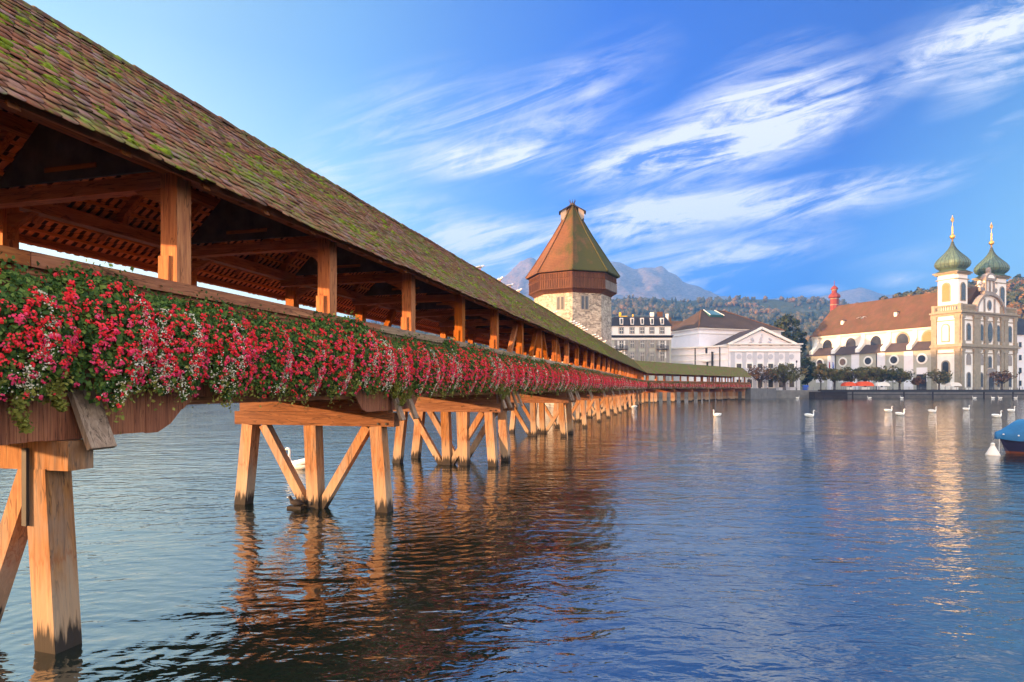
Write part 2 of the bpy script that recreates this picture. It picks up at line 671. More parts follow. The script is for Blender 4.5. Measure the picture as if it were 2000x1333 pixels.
def mat_moss():
    t = NT('moss')
    n = t.noise(t.coord(), 14, 4)
    c = t.ramp(n, [(0.3, (0.07, 0.09, 0.008)), (0.55, (0.155, 0.195, 0.014)), (0.75, (0.27, 0.31, 0.03))])
    return t.done(c, 0.95, t.noise(t.coord(), 45, 3), 0.8, 0.02, 0.1)


M['moss'] = mat_moss()
M['leaf'] = foliage('geranium_leaves', (0.022, 0.055, 0.012), (0.055, 0.125, 0.022), (0.20, 0.28, 0.05), 3.0, 0.2)
M['leaf_dry'] = foliage('trailing_leaves', (0.16, 0.17, 0.03), (0.28, 0.28, 0.05), (0.45, 0.38, 0.09), 3.0, 0.25)
M['red'] = foliage('red_petals', (0.86, 0.015, 0.025), (0.95, 0.03, 0.045), (0.98, 0.08, 0.10), 2.0, 0.25)
M['pink'] = foliage('pink_petals', (0.82, 0.025, 0.10), (0.90, 0.05, 0.15), (0.95, 0.14, 0.27), 2.0, 0.25)
M['white'] = foliage('white_petals', (0.74, 0.65, 0.46), (0.88, 0.80, 0.60), (0.94, 0.89, 0.76), 2.0, 0.2)


def mat_water():
    t = NT('river_water')
    co = t.node('ShaderNodeTexCoord').outputs['Object']
    geo = t.node('ShaderNodeNewGeometry')

    def mp(scale, rot):
        m = t.node('ShaderNodeMapping')
        m.inputs['Scale'].default_value = scale
        m.inputs['Rotation'].default_value = (0, 0, R(rot))
        t.L.new(co, m.inputs[0])
        return m.outputs[0]
    a = t.noise(mp((0.45, 1.0, 1), 8), 0.9, 3, 0.5, 0.6)
    b = t.noise(mp((0.5, 1.0, 1), -14), 2.6, 3, 0.5, 0.8)
    c = t.noise(mp((0.6, 1.0, 1), 20), 7.0, 2, 0.5, 0.5)
    patch = t.rng(t.noise(mp((0.7, 1.3, 1), 12), 0.16, 3, 0.5, 1.2), 0.36, 0.64, 0.5, 1.3)
    h = t.math('ADD', t.math('MULTIPLY', a, 0.040), t.math('MULTIPLY', t.math('MULTIPLY', b, 0.031), patch))
    h = t.math('ADD', h, t.math('MULTIPLY', t.math('MULTIPLY', c, 0.009), patch))
    # rings spreading from the nearest piers
    for (x, y, k, amp, rad) in ((-5.3, 7.3, 1.1, .004, 6.5), (-3.2, 15.5, 0.95, .006, 9.0)):
        m = t.node('ShaderNodeMapping')
        m.inputs['Location'].default_value = (-x, -y, 0)
        t.L.new(co, m.inputs[0])
        w = t.node('ShaderNodeTexWave', wave_type='RINGS', rings_direction='Z')
        t.L.new(m.outputs[0], w.inputs['Vector'])
        w.inputs['Scale'].default_value = k
        w.inputs['Distortion'].default_value = 9.0
        w.inputs['Detail'].default_value = 2.0
        w.inputs['Detail Scale'].default_value = 0.5
        ln = t.node('ShaderNodeVectorMath', operation='LENGTH')
        t.L.new(m.outputs[0], ln.inputs[0])
        f = t.rng(ln.outputs['Value'], 0.3, rad, amp, 0.0)
        h = t.math('ADD', h, t.math('MULTIPLY', w.outputs[1], f))
    bn = t.node('ShaderNodeBump')
    bn.inputs['Strength'].default_value = 1.0
    bn.inputs['Distance'].default_value = 1.0
    t.L.new(h, bn.inputs['Height'])
    t.L.new(bn.outputs[0], t.b.inputs['Normal'])
    t.b.inputs['Base Color'].default_value = (0.005, 0.012, 0.009, 1)
    t.b.inputs['Roughness'].default_value = 0.03
    t.b.inputs['IOR'].default_value = 3.5
    t.b.inputs['Specular IOR Level'].default_value = 0.5
    return t.m


M['water'] = mat_water()


def mat_stone():
    t = NT('rubble_stone')
    v = t.node('ShaderNodeTexVoronoi', feature='F1')
    t.put(v.inputs['Vector'], t.coord((1, 1, 1.9)))
    v.inputs['Scale'].default_value = 2.1
    n = t.noise(t.coord((1, 1, 1)), 0.30, 6, 0.65)
    n2 = t.noise(t.coord((1, 1, 1.8)), 2.6, 5, 0.7)
    c = t.ramp(v.outputs['Color'], [(0.2, (0.20, 0.17, 0.14)), (0.5, (0.38, 0.33, 0.27)), (0.85, (0.56, 0.50, 0.40))])
    c = t.mix(t.rng(n2, 0.52, 0.62, 0, 0.85), c, (0.075, 0.06, 0.05))
    c = t.mix(t.rng(n, 0.36, 0.56, 0.65, 0.0), c, (0.50, 0.43, 0.34))
    return t.done(c, 0.9, n2, 0.6, 0.1)


M['stone'] = mat_stone()


def mat_roof(name, cols, moss=0.0, sc=1.0, side=0.0):
    t = NT(name)
    n1 = t.noise(t.coord(), 0.22 * sc, 5, 0.65)
    n2 = t.noise(t.coord((1, 1, 2)), 4.0 * sc, 3)
    w = t.node('ShaderNodeTexWave', wave_type='BANDS', bands_direction='Z')
    t.put(w.inputs['Vector'], t.coord())
    w.inputs['Scale'].default_value = 1.1 * sc
    w.inputs['Distortion'].default_value = 0.6
    c = t.ramp(t.math('ADD', t.math('MULTIPLY', n1, 0.6), t.math('MULTIPLY', n2, 0.4)),
               [(0.3, cols[0]), (0.5, cols[1]), (0.7, cols[2])])
    c = t.mix(t.rng(w.outputs[1], 0.0, 0.4, 0.35, 0.0), c, tuple(0.45 * q for q in cols[0]))
    if moss:
        c = t.mix(t.rng(t.math('ADD', t.noise(t.coord((1, 1, 0.3)), 0.5, 6, 0.65), t.math('MULTIPLY', t.z()[0], side)), 0.4, 0.62, 0, moss), c, (0.045, 0.052, 0.014))
    return t.done(c, 0.9, n2, 0.4, 0.05, 0.2)


M['tower_roof'] = mat_roof('tower_roof_tiles', [(0.085, 0.038, 0.02), (0.135, 0.062, 0.028), (0.18, 0.088, 0.038)], 0.92, 1.0, 0.06)
M['church_roof'] = mat_roof('church_roof_tiles', [(0.085, 0.042, 0.022), (0.13, 0.060, 0.029), (0.175, 0.083, 0.037)], 0.35)
M['dark_roof'] = mat_roof('dark_roof_tiles', [(0.045, 0.035, 0.035), (0.075, 0.055, 0.05), (0.11, 0.08, 0.065)])
M['brown_roof'] = mat_roof('brown_roof_tiles', [(0.09, 0.05, 0.028), (0.14, 0.078, 0.038), (0.18, 0.105, 0.05)])
M['theatre_roof'] = mat_roof('theatre_roof_tiles', [(0.045, 0.03, 0.024), (0.07, 0.046, 0.034), (0.10, 0.066, 0.045)])
M['slate'] = mat_roof('slate', [(0.022, 0.024, 0.032), (0.035, 0.037, 0.047), (0.055, 0.056, 0.065)])
M['tower_wood'] = wood('tower_gallery_boards', (0.045, 0.018, 0.010), (0.11, 0.042, 0.018), (0.19, 0.078, 0.032), (2.2, 2.2, 0.12), sc=0.5)
M['tower_grey'] = wood('tower_grey_boards', (0.10, 0.08, 0.07), (0.24, 0.20, 0.18), (0.36, 0.32, 0.30), (2.2, 2.2, 0.12), sc=0.5)
M['plaster'] = plain('white_plaster', (0.80, 0.78, 0.74), 0.85, 0.08, 0.6)
M['plaster2'] = plain('lilac_white_plaster', (0.74, 0.72, 0.76), 0.85, 0.07, 0.5)
M['cream'] = plain('cream_plaster', (0.72, 0.68, 0.60), 0.85, 0.12, 0.4)
M['sandstone'] = plain('sandstone_trim', (0.275, 0.24, 0.175), 0.85, 0.25, 1.0)
M['greystone'] = plain('grey_stone_trim', (0.26, 0.24, 0.22), 0.85, 0.25, 0.8)
M['bank_stone'] = plain('dark_house_plaster', (0.13, 0.12, 0.115), 0.9, 0.2, 0.5)
M['greygreen'] = plain('grey_green_facade', (0.40, 0.39, 0.33), 0.85, 0.12, 0.6)
M['grey_wall'] = plain('grey_panel', (0.50, 0.50, 0.55), 0.85, 0.08, 0.6)
M['glass'] = plain('window_glass', (0.035, 0.04, 0.05), 0.12, 0.4, 0.6, spec=0.5)
M['glass_teal'] = plain('skylight_glass', (0.05, 0.16, 0.17), 0.2, 0.2, 0.3, spec=0.5)
M['louvre'] = plain('louvre_shutter', (0.20, 0.19, 0.07), 0.7, 0.3, 3, stretch=(1, 1, 6))
M['frame'] = plain('white_window_frame', (0.75, 0.73, 0.70), 0.6, 0.05)
M['copper'] = plain('green_copper', (0.095, 0.15, 0.095), 0.45, 0.55, 0.9, stretch=(2.5, 2.5, 0.3), spec=0.5, metal=0.25)
M['copper_dark'] = plain('dark_copper_seam', (0.04, 0.06, 0.045), 0.5, 0.3, 2.0)
M['gold'] = plain('gilt', (0.75, 0.42, 0.10), 0.3, 0.1, metal=0.9)
M['redpaint'] = plain('red_paint', (0.20, 0.034, 0.024), 0.6, 0.15, 1.0)
M['concrete'] = plain('quay_stone', (0.17, 0.16, 0.15), 0.9, 0.3, 0.7)
M['darkwood'] = plain('dark_walkway_timber', (0.035, 0.026, 0.023), 0.8, 0.4, 1.0)
M['bark'] = plain('bark', (0.06, 0.045, 0.035), 0.9, 0.4, 3)
M['metal'] = plain('grey_metal', (0.22, 0.22, 0.23), 0.5, 0.2)
M['black'] = plain('black_metal', (0.02, 0.02, 0.022), 0.5, 0.2)
M['swan'] = plain('white_plumage', (0.85, 0.82, 0.78), 0.8, 0.06, 6)
M['beak'] = plain('orange_beak', (0.70, 0.16, 0.03), 0.5, 0.1)
M['coot'] = plain('dark_plumage', (0.03, 0.022, 0.02), 0.8, 0.3, 8)
M['gullgrey'] = plain('grey_plumage', (0.50, 0.50, 0.52), 0.8, 0.1, 8)
M['bluecloth'] = plain('blue_tarpaulin', (0.008, 0.12, 0.30), 0.45, 0.25, 2.5, bump=0.4)
M['navy'] = plain('navy_hull', (0.018, 0.018, 0.06), 0.35, 0.2)
M['hullred'] = plain('brown_red_hull_paint', (0.14, 0.04, 0.025), 0.5, 0.2)
M['buoy'] = plain('white_buoy_plastic', (0.80, 0.70, 0.62), 0.5, 0.06)
M['bluebin'] = plain('blue_plastic', (0.01, 0.07, 0.42), 0.4, 0.15)
M['orange'] = plain('orange_awning', (0.75, 0.09, 0.02), 0.6, 0.15)
M['skin'] = plain('skin', (0.45, 0.25, 0.17), 0.6, 0.1)
M['cloth_r'] = plain('red_cloth', (0.35, 0.03, 0.04), 0.8, 0.2)
M['cloth_w'] = plain('pale_cloth', (0.60, 0.58, 0.60), 0.8, 0.1)
M['yellow'] = plain('yellow_paint', (0.70, 0.42, 0.02), 0.5, 0.1)
M['grass'] = plain('bank_ground', (0.10, 0.095, 0.07), 0.95, 0.4, 0.15)
M['paving'] = plain('quay_paving', (0.24, 0.22, 0.21), 0.9, 0.2, 0.8)


def kites(cen, nrm, size, rng, aspect=0.75, spin=None, long_dir=None):
    """leaf-like four-point faces: returns verts (4n,3), faces (n,4)"""
    n = len(cen)
    nrm = nrm / np.maximum(np.linalg.norm(nrm, axis=1, keepdims=True), 1e-6)
    t = rng.normal(size=(n, 3)) if long_dir is None else long_dir + 0.35 * rng.normal(size=(n, 3))
    t -= nrm * (t * nrm).sum(1, keepdims=True)
    t /= np.maximum(np.linalg.norm(t, axis=1, keepdims=True), 1e-6)
    b = np.cross(nrm, t)
    s = (size if np.ndim(size) else np.full(n, size))[:, None]
    v = np.stack([cen - t * s, cen + b * s * aspect - nrm * s * 0.15, cen + t * s, cen - b * s * aspect - nrm * s * 0.15], 1)
    return v.reshape(-1, 3), np.arange(4 * n).reshape(n, 4)


def unit(rng, n):
    v = rng.normal(size=(n, 3))
    return v / np.linalg.norm(v, axis=1, keepdims=True)


# ------------------------------------------------------------------ water and ground
SC, V0 = 126.3, 8.96            # bend of the bridge (along its axis), axis offset from the camera
TH = math.atan(330.0 / F)
DELTA = R(24.4)
d1 = Vector((math.sin(TH), math.cos(TH), 0))
l1 = Vector((-math.cos(TH), math.sin(TH), 0))
BR_LOC = V0 * l1
BR_RZ = math.pi / 2 - TH


def bend(s, v):
    """bridge coordinates (along, left of axis) -> bridge local xy"""
    k = math.tan(DELTA / 2)
    w = max(0.0, 1 - abs(s - SC) / 10.0)
    if s <= SC:
        return (s + v * k * w, v)
    t = s - SC - v * k * w
    return (SC + t * math.cos(DELTA) + v * math.sin(DELTA), -t * math.sin(DELTA) + v * math.cos(DELTA))


def bearing(s):
    return 0.0 if s <= SC else -DELTA


def bworld(s, v, z=0.0):
    x, y = bend(s, v)
    return BR_LOC + d1 * x + l1 * y + Vector((0, 0, z))


# water: one sheet to the horizon
w_me = MB()
w_me.add([(-7000, -200, 0), (7000, -200, 0), (7000, 9000, 0), (-7000, 9000, 0)], [(0, 1, 2, 3)])
water = w_me.build('water', M['water'])
tag(water, kind='structure')

GZ = 2.2


def ground():
    # far bank and left bank: a sheet with a vertical river wall
    mb = MB()
    far = [(66, 188.0), (420, 188.0), (7000, 400.0), (7000, 9000), (-7000, 9000), (-7000, 300), (-96, 300), (40, 214.0)]
    mb.add([(x, y, GZ) for x, y in far], [tuple(range(len(far)))])
    left = [(-7000, 300), (-7000, -200), (-96, -200), (-96, 300)]
    mb.add([(x, y, GZ + 0.004) for x, y in left], [tuple(range(3, -1, -1))])
    o = mb.build('ground', M['grass'])
    tag(o, kind='structure')
    q = MB()
    q.box(66, 430, 187.4, 188.6, -1.0, GZ + 0.12)
    q.box(-96.6, -95.2, -200, 300, -1.0, GZ + 0.1)
    q.bar((-96, 300, .5), (40, 214, .5), 1.2, 3.2)
    q.bar((40, 214, .5), (66.4, 188, .5), 1.2, 3.2)
    tag(q.build('quay_wall', M['concrete']), 'long low grey stone quay wall edging the far bank', 'wall')
    p = MB()
    p.add([(66, 188.7, GZ + 0.01), (430, 188.7, GZ + 0.01), (430, 206, GZ + 0.01), (60, 206, GZ + 0.01)], [(0, 1, 2, 3)])
    tag(p.build('pavement', M['paving']), kind='structure')


ground()

# ------------------------------------------------------------------ the covered bridge
bridge = thing('covered_bridge', 'long covered timber footbridge with mossy tiled roof crossing the river', 'bridge', BR_LOC, BR_RZ)
S0, S1 = -8.54, 187.0
POSTS = [-8.54 + 4.0 * k for k in range(49)]
EV, RZ_, EZ = 2.56, 8.4, 5.9     # right eave offset, ridge height, eave height
EVL, EZL = 2.95, 5.74            # the left slope is longer and flatter
PV = 1.92                       # post line


def side_dims(side):
    return (EV, EZ) if side < 0 else (EVL, EZL)


def zroof(v):
    e, z = side_dims(v)
    return RZ_ - abs(v) / e * (RZ_ - z)


def bbox(mb, s0, s1, v0, v1, z0, z1, mi=0):
    cuts = [s0] + [c for c in (SC - 10, SC, SC + 10) if s0 < c < s1] + [s1]
    for a, b in zip(cuts[:-1], cuts[1:]):
        e = 1e-4
        p = [bend(a + e, v0), bend(b - e, v0), bend(b - e, v1), bend(a + e, v1)]
        mb.hexa([(*q, z0) for q in p] + [(*q, z1) for q in p], mi)


def roof_tiles():
    rng = np.random.default_rng(3)
    expo, tw = 0.172, 0.19
    V, Fq, Rn, MI = [], [], [], []
    base = 0
    for side in (-1, 1):
        ev, ez = side_dims(side)
        slope = math.hypot(ev, RZ_ - ez)
        cb, sb = ev / slope, (RZ_ - ez) / slope
        rows = int(slope / expo) + 1
        for j in range(rows):
            ss = np.arange(S0 - 0.6, S1 + 0.4, tw) + (tw / 2 if j % 2 else 0)
            if side == 1:
                ss = ss[ss < 90]
            n = len(ss)
            near = ss < 75
            dn = slope - j * expo + rng.normal(0, 0.008, n) + 0.02   # nose distance from the ridge
            L = 0.37
            # sagging, uneven lines of an old roof
            sag = 0.010 * np.sin(ss * 0.9 + 1.0) + 0.008 * np.sin(ss * 2.3)
            lift = 0.026 + rng.uniform(0, 0.022, n)
            w2 = tw * 0.495
            skew = rng.normal(0, 0.008, n)
            # points: up-left, up-right, shoulder right, nose right, nose left, shoulder left
            px = np.stack([-w2 + 0 * ss, w2 + 0 * ss, w2 + skew, 0.45 * w2 + skew, -0.45 * w2 + skew, -w2 + skew], 1) + ss[:, None]
            dd = np.stack([np.maximum(dn - L, 0.0), np.maximum(dn - L, 0.0), dn - 0.045, dn, dn, dn - 0.045], 1)
            hh = np.stack([0 * ss, 0 * ss, lift * .8 + .014, lift + .014, lift + .014, lift * .8 + .014], 1)
            hh = hh + (sag * 1.0)[:, None] + 0.02
            top = np.stack([px, dd, hh], 2)            # n,6,3  (s, d, h)
            bot = top.copy()
            bot[:, :, 2] -= 0.016
            pts = np.concatenate([top, bot], 1)        # n,12,3
            s_, d_, h_ = pts[..., 0], pts[..., 1], pts[..., 2]
            v_ = side * (d_ * cb + h_ * sb)
            z_ = RZ_ - d_ * sb + h_ * cb
            flat = np.stack([s_, v_, z_], 2).reshape(-1, 3)
            V.append(flat)
            idx = base + np.arange(n)[:, None] * 12
            o1 = [(0, 5, 2, 1), (5, 4, 3, 2)] if side == 1 else [(0, 1, 2, 5), (5, 2, 3, 4)]
            fl = list(o1) + [(5, 4, 10, 11), (4, 3, 9, 10), (3, 2, 8, 9)]
            if side == 1 or True:
                fl += [(6, 7, 8, 11), (11, 8, 9, 10)]
            r = np.clip(rng.beta(1.3, 1.5, n), 0, 1)
            for f in fl:
                MI.append(np.full(n, 1 if f[0] >= 6 else (1 if f == (6, 7, 8, 11) else 0)))
                Fq.append(idx + np.array(f)[None, :])
                Rn.append(r)
            base += 12 * n
    V = np.concatenate(V)
    xy = np.array([bend(s, v) for s, v in V[:, :2]])
    V[:, :2] = xy
    return mesh_np('roof', V, np.concatenate(Fq), [M['tiles'], M['tile_under']], bridge, midx=np.concatenate(MI), rnd=np.concatenate(Rn))


roof = roof_tiles()


def ridge_cap():
    mb = MB()
    s = S0 - 0.6
    rnd = random.Random(5)
    while s < S1 + 0.3:
        n = 7
        l = 0.36
        z = RZ_ + 0.02 + rnd.uniform(-.008, .012) + 0.010 * math.sin(s * 0.9 + 1.0)
        r0, r1 = 0.115, 0.10
        vs = []
        for r, ss in ((r0, s), (r1, s + l)):
            for k in range(n):
                a = math.pi * k / (n - 1)
                vs.append((*bend(ss, -r * math.cos(a)), z - 0.03 + r * math.sin(a)))
        mb.add(vs, [(k, k + 1, n + k + 1, n + k) for k in range(n - 1)] + [tuple(range(n))])
        s += 0.34 if s < 90 else 0.34
    return mb.build('ridge_tiles', M['tiles'], roof)


ridge_cap()


def moss():
    rng = np.random.default_rng(11)
    slope = math.hypot(EV, RZ_ - EZ)
    cb, sb = EV / slope, (RZ_ - EZ) / slope
    V, Fq = [], []
    base = 0
    # clumps gather in colonies, strongest half way down the slope
    n = 11000
    s = rng.uniform(-2, 62, n)
    d = rng.beta(1.7, 1.25, n) * slope
    dens = fbm(s * 0.55, d * 1.3, 4, 4)
    keep = dens + rng.uniform(-0.13, 0.13, n) + np.minimum(s, 40) * 0.0015 > 0.50
    s, d = s[keep], d[keep]
    n = len(s)
    d = np.minimum(np.round(d / 0.172) * 0.172 - 0.01 + rng.normal(0, .03, n), slope)
    la = rng.uniform(0.022, 0.075, n) * np.where(rng.random(n) < .10, 1.9, 1)
    lb = la * rng.uniform(0.45, 0.8, n)
    hh = la * rng.uniform(0.35, 0.6, n)
    K = 9
    rings = [(1.0, 0.0), (0.86, 0.5), (0.5, 0.86)]
    for (rr, zz) in rings:
        pass
    ang = np.arange(K) * 2 * math.pi / K
    for i in range(n):
        wob = 1 + 0.28 * rng.normal(size=(3, K))
        ring = []
        for q, (rr, zz) in enumerate(rings):
            ring.append(np.stack([s[i] + la[i] * rr * np.cos(ang) * wob[q], d[i] + lb[i] * rr * np.sin(ang) * wob[q],
                                  np.full(K, 0.035 + hh[i] * zz)], 1))
        ring.append(np.array([[s[i], d[i], 0.035 + hh[i]]]))
        p = np.concatenate(ring)
        V.append(p)
        f = []
        for q in range(2):
            for k in range(K):
                f.append((q * K + k, q * K + (k + 1) % K, (q + 1) * K + (k + 1) % K, (q + 1) * K + k))
        for k in range(0, K):
            f.append((2 * K + k, 2 * K + (k + 1) % K, 3 * K, 3 * K))
        Fq.append(np.array(f) + base)
        base += len(p)
    V = np.concatenate(V)
    sg = 0.010 * np.sin(V[:, 0] * 0.9 + 1.0) + 0.008 * np.sin(V[:, 0] * 2.3)
    h = V[:, 2] + sg
    out = np.stack([V[:, 0], -(V[:, 1] * cb + h * sb), RZ_ - V[:, 1] * sb + h * cb], 1)
    faces = np.concatenate(Fq)
    me = bpy.data.meshes.new('moss')
    me.from_pydata(out.tolist(), [], [tuple(dict.fromkeys(f)) for f in faces.tolist()])
    me.materials.append(M['moss'])
    me.polygons.foreach_set('use_smooth', [True] * len(me.polygons))
    o = link('moss', me, roof)
    o['kind'] = 'stuff'


moss()


def roof_frame():
    # rafters with their carved tails
    n_r = 0
    rest = MB()
    s = S0
    while s < S1:
        for side in (-1, 1):
            mb = MB() if (n_r < 96) else rest
            h = 0.17
            off = 0.10
            ev, ez = side_dims(side)
            for_v = lambda v, dz: (side * v, RZ_ - v / ev * (RZ_ - ez) - off - dz)
            # rafter body, then curved tail beyond the plate
            prof_top = [(0.0, 0), (2.42, 0)]
            prof = [for_v(0.0, 0.0), for_v(2.44, -0.02), for_v(2.46, 0.03), for_v(2.33, 0.05), for_v(2.16, 0.15), for_v(2.0, 0.30), for_v(1.86, 0.33), for_v(1.80, h), for_v(0.0, h)]
            w = 0.13 if side == -1 else 0.12
            vs = []
            for ss in (s - w / 2, s + w / 2):
                for v, z in prof:
                    vs.append((*bend(ss, v), z))
            m = len(prof)
            mb.add(vs, [tuple(range(m - 1, -1, -1)), tuple(range(m, 2 * m))] + [(i, (i + 1) % m, m + (i + 1) % m, m + i) for i in range(m)])
            if n_r < 96:
                mb.build('rafter', M['wood_x'], bridge)
            n_r += 1
        s += 4.0 / 3
    o = rest.build('rafter', M['wood_x'], bridge)
    o['kind'] = 'stuff'
    # battens under the tiles
    mb = MB()
    for side in (-1, 1):
        ev, ez = side_dims(side)
        slope = math.hypot(ev, RZ_ - ez)
        cb = ev / slope
        d = 0.12
        while d < slope - 0.05:
            v = d * cb
            z = RZ_ - d / slope * (RZ_ - ez)
            v0, v1 = side * (v - 0.028), side * (v + 0.028)
            bbox(mb, S0 - .5, 92.0, min(v0, v1), max(v0, v1), z - 0.085, z - 0.03)
            d += 0.31
    # sheet boarding beyond the near bays
    for side in (-1, 1):
        for a in range(85, 187, 2):
            b = min(a + 2, S1)
            ev, ez = side_dims(side)
            vs = [(*bend(a, 0), RZ_ - .05), (*bend(b, 0), RZ_ - .05), (*bend(b, side * (ev - .06)), ez + .01), (*bend(a, side * (ev - .06)), ez + .01)]
            mb.add(vs, [(0, 1, 2, 3)])
    ob = mb.build('battens', M['batten'], bridge)
    # plates, purlins, ridge beam
    for v in (-PV, PV):
        mb = MB()
        bbox(mb, S0 - .4, S1, v - .11, v + .11, 6.10, 6.34)
        mb.build('wall_plate', M['wood_h'], bridge)
    for v in (-1.0, 1.0):
        mb = MB()
        z = zroof(v) - .27
        bbox(mb, S0 - .4, S1, v - .09, v + .09, z - .22, z)
        mb.build('purlin', M['wood_h'], bridge)
    mb = MB()
    bbox(mb, S0 - .4, S1, -.07, .07, 8.0, 8.22)
    mb.build('ridge_beam', M['wood_h'], bridge)
    # eave board
    for v in (-2.40, 2.78):
        mb = MB()
        z = zroof(v)
        bbox(mb, S0 - .5, S1 + .2, v - .02, v + .02, z - .13, z - .012)
        mb.build('eave_board', M['wood_h'], bridge)


roof_frame()


def wobble(mb, amp=0.006, seed=1):
    r = random.Random(seed)
    mb.v = [(x + r.uniform(-amp, amp), y + r.uniform(-amp, amp), z) for x, y, z in mb.v]
    return mb


def posts_and_ties():
    rest = MB()
    cnt = 0
    for i, s_row in enumerate(POSTS):
        near = s_row < 90
        for side in (-1, 1):
            s = s_row + (.40 if side > 0 else 0)
            mb = MB() if cnt < 96 else rest
            w = 0.135
            v = side * PV
            bbox(mb, s - w, s + w, v - w, v + w, 3.0, 6.10)
            if near and side == -1:
                # housing stub at the foot of the post, and curved bracket to the tie beam
                bbox(mb, s - w - .035, s - w + .002, v - .02, v + .155, 4.45, 4.93)
            if cnt < 96:
                p = wobble(mb, .006, i).build('post', M['wood_v'], bridge)
                if near:
                    b = MB()
                    pr = []
                    n = 7
                    for k in range(n):      # concave carved bracket under the tie beam
                        a = k / (n - 1) * math.pi / 2
                        pr.append((0.16 + .52 * (1 - math.sin(a)) * 1.0 + .04 * math.sin(3 * a), 5.92 - .52 * (1 - math.cos(a)) - .05 * math.sin(4 * a)))
                    poly = [(0.13, 5.925)] + pr + [(0.13, 5.36)]
                    vs = []
                    for ss in (s - .06, s + .06):
                        for dv, z in poly:
                            vs.append((*bend(ss, side * (PV - dv)), z))
                    m = len(poly)
                    b.add(vs, [tuple(range(m - 1, -1, -1)), tuple(range(m, 2 * m))] + [(k, (k + 1) % m, m + (k + 1) % m, m + k) for k in range(m)])
                    b.build('bracket', M['wood_x'], p)
                    if i % 2 == 1 or s > 34:
                        pass
            cnt += 1
        s = s_row
        # tie beam with the painted gable panel standing on it
        mb = MB()
        bbox(mb, s - .10, s + .10, -PV - .05, PV + .05, 5.925, 6.135)
        mb.build('tie_beam', M['wood_x'], bridge)
        mb = MB()
        vs = []
        for ss in (s - .025, s + .025):
            for v, z in ((-1.55, 6.22), (1.55, 6.22), (0.05, 7.72), (-.05, 7.72)):
                vs.append((*bend(ss, v), z))
        mb.add(vs, [(3, 2, 1, 0), (4, 5, 6, 7)] + [(k, (k + 1) % 4, 4 + (k + 1) % 4, 4 + k) for k in range(4)])
        pn = mb.build('gable_panel', M['panel'], bridge)
        if near:
            fr = MB()
            bbox(fr, s - .045, s + .045, -.5, .5, 6.36, 6.43)
            fr.build('caption_strip', M['wood_x'], pn)
    rest.build('post', M['wood_v'], bridge)['kind'] = 'stuff'
    # leaning struts seen between posts further along
    for k, (s, lean, v) in enumerate([(27.46, -1, -1.74), (31.46, -1, -1.74), (33.0, 1, -1.74), (37.0, 1, -1.74), (29.0, 1, 1.7), (22.0, -1, 1.7)]):
        b = MB()
        p0 = (*bend(s + lean * .9 * (-1 if lean < 0 else 1) * (1 if lean < 0 else 1), v), 4.4)
        p1 = (*bend(s, v), 6.0)
        if lean < 0:
            p0 = (*bend(s - 1.3, v), 4.4)
        else:
            p0 = (*bend(s + 1.2, v), 4.4)
        b.bar(p0, p1, .2, .2, (0, 1, 0))
        b.build('strut', M['wood_v'], bridge)


posts_and_ties()


def parapets():
    for v, out in ((-PV, -1), (PV, 1)):
        # rail cap, in lengths: the near one fresh brown, the next weathered
        edges = [S0 - .4, 5.2, 13.4, 19.4, 27.4, 43.4, 75.4, SC, 157, S1]
        for a, b in zip(edges[:-1], edges[1:]):
            mb = MB()
            e = .006
            va, vb = v + out * .02, v + out * .22
            bbox(mb, a + e, b - e, min(va, vb), max(va, vb), 4.37, 4.535)
            bbox(mb, a + e, b - e, min(va, v + out * .152), max(va, v + out * .152), 4.30, 4.368)
            mb.build('rail', M['rail_old'] if 13 < a < 70 and out < 0 else M['wood_h'], bridge)
        # upright boards
        rnd = random.Random(4)
        mb = MB()
        s = S0 - .3
        piers = [5.76, 14.1]
        while s < S1 - .2:
            w = rnd.uniform(.17, .24) if s < 40 else 2.0
            zz_ = [2.93, 2.93]
            for p in piers:
                if out < 0:
                    for e, ss in enumerate((s, s + w)):
                        d = abs(ss - p)
                        if d < 1.80:
                            zz_[e] = 2.452 + max(0, d - 1.35) * .95 + (.05 if p > 10 else 0)
            o_ = rnd.uniform(0, .012)
            va, vb = v + out * .10, v + out * (.135 + o_)
            jz = rnd.uniform(-.010, .010)
            a0, a1 = sorted((va, vb))
            q = [(*bend(s + .003, a0), zz_[0] + jz), (*bend(s + w - .003, a0), zz_[1] + jz), (*bend(s + w - .003, a1), zz_[1] + jz), (*bend(s + .003, a1), zz_[0] + jz)]
            mb.hexa(q + [(x, y, 4.30) for x, y, _ in q])
            s += w
        mb.build('parapet_boarding', M['board'], bridge)
        mb = MB()
        bbox(mb, S0 - .3, S1 - .2, min(v - out * .10, v - out * .13), max(v - out * .10, v - out * .13), 3.23, 4.30)
        mb.build('bounce_lining', M['bounce_wood'], bridge)  # planks added to reflect sun up onto the roof underside
    # deck and its long beams
    mb = MB()
    bbox(mb, S0 - .4, S1, -PV - .09, PV + .09, 3.12, 3.22)
    mb.build('deck', M['bounce_wood'], bridge)
    for v in (-1.72, -.6, .6, 1.72):
        mb = MB()
        bbox(mb, S0 - .4, S1, v - .14, v + .14, 2.80, 3.115)
        mb.build('deck_beam', M['wood_h'], bridge)


parapets()

PIERS = [5.72, 14.1, 23.4, 25.2, 38.6, 41.2, 47.5, 56.1, 63.7, 70.9, 76.4, 84, 92, 100, 108, 116, 123.5]
PIERS = [-3.0] + PIERS


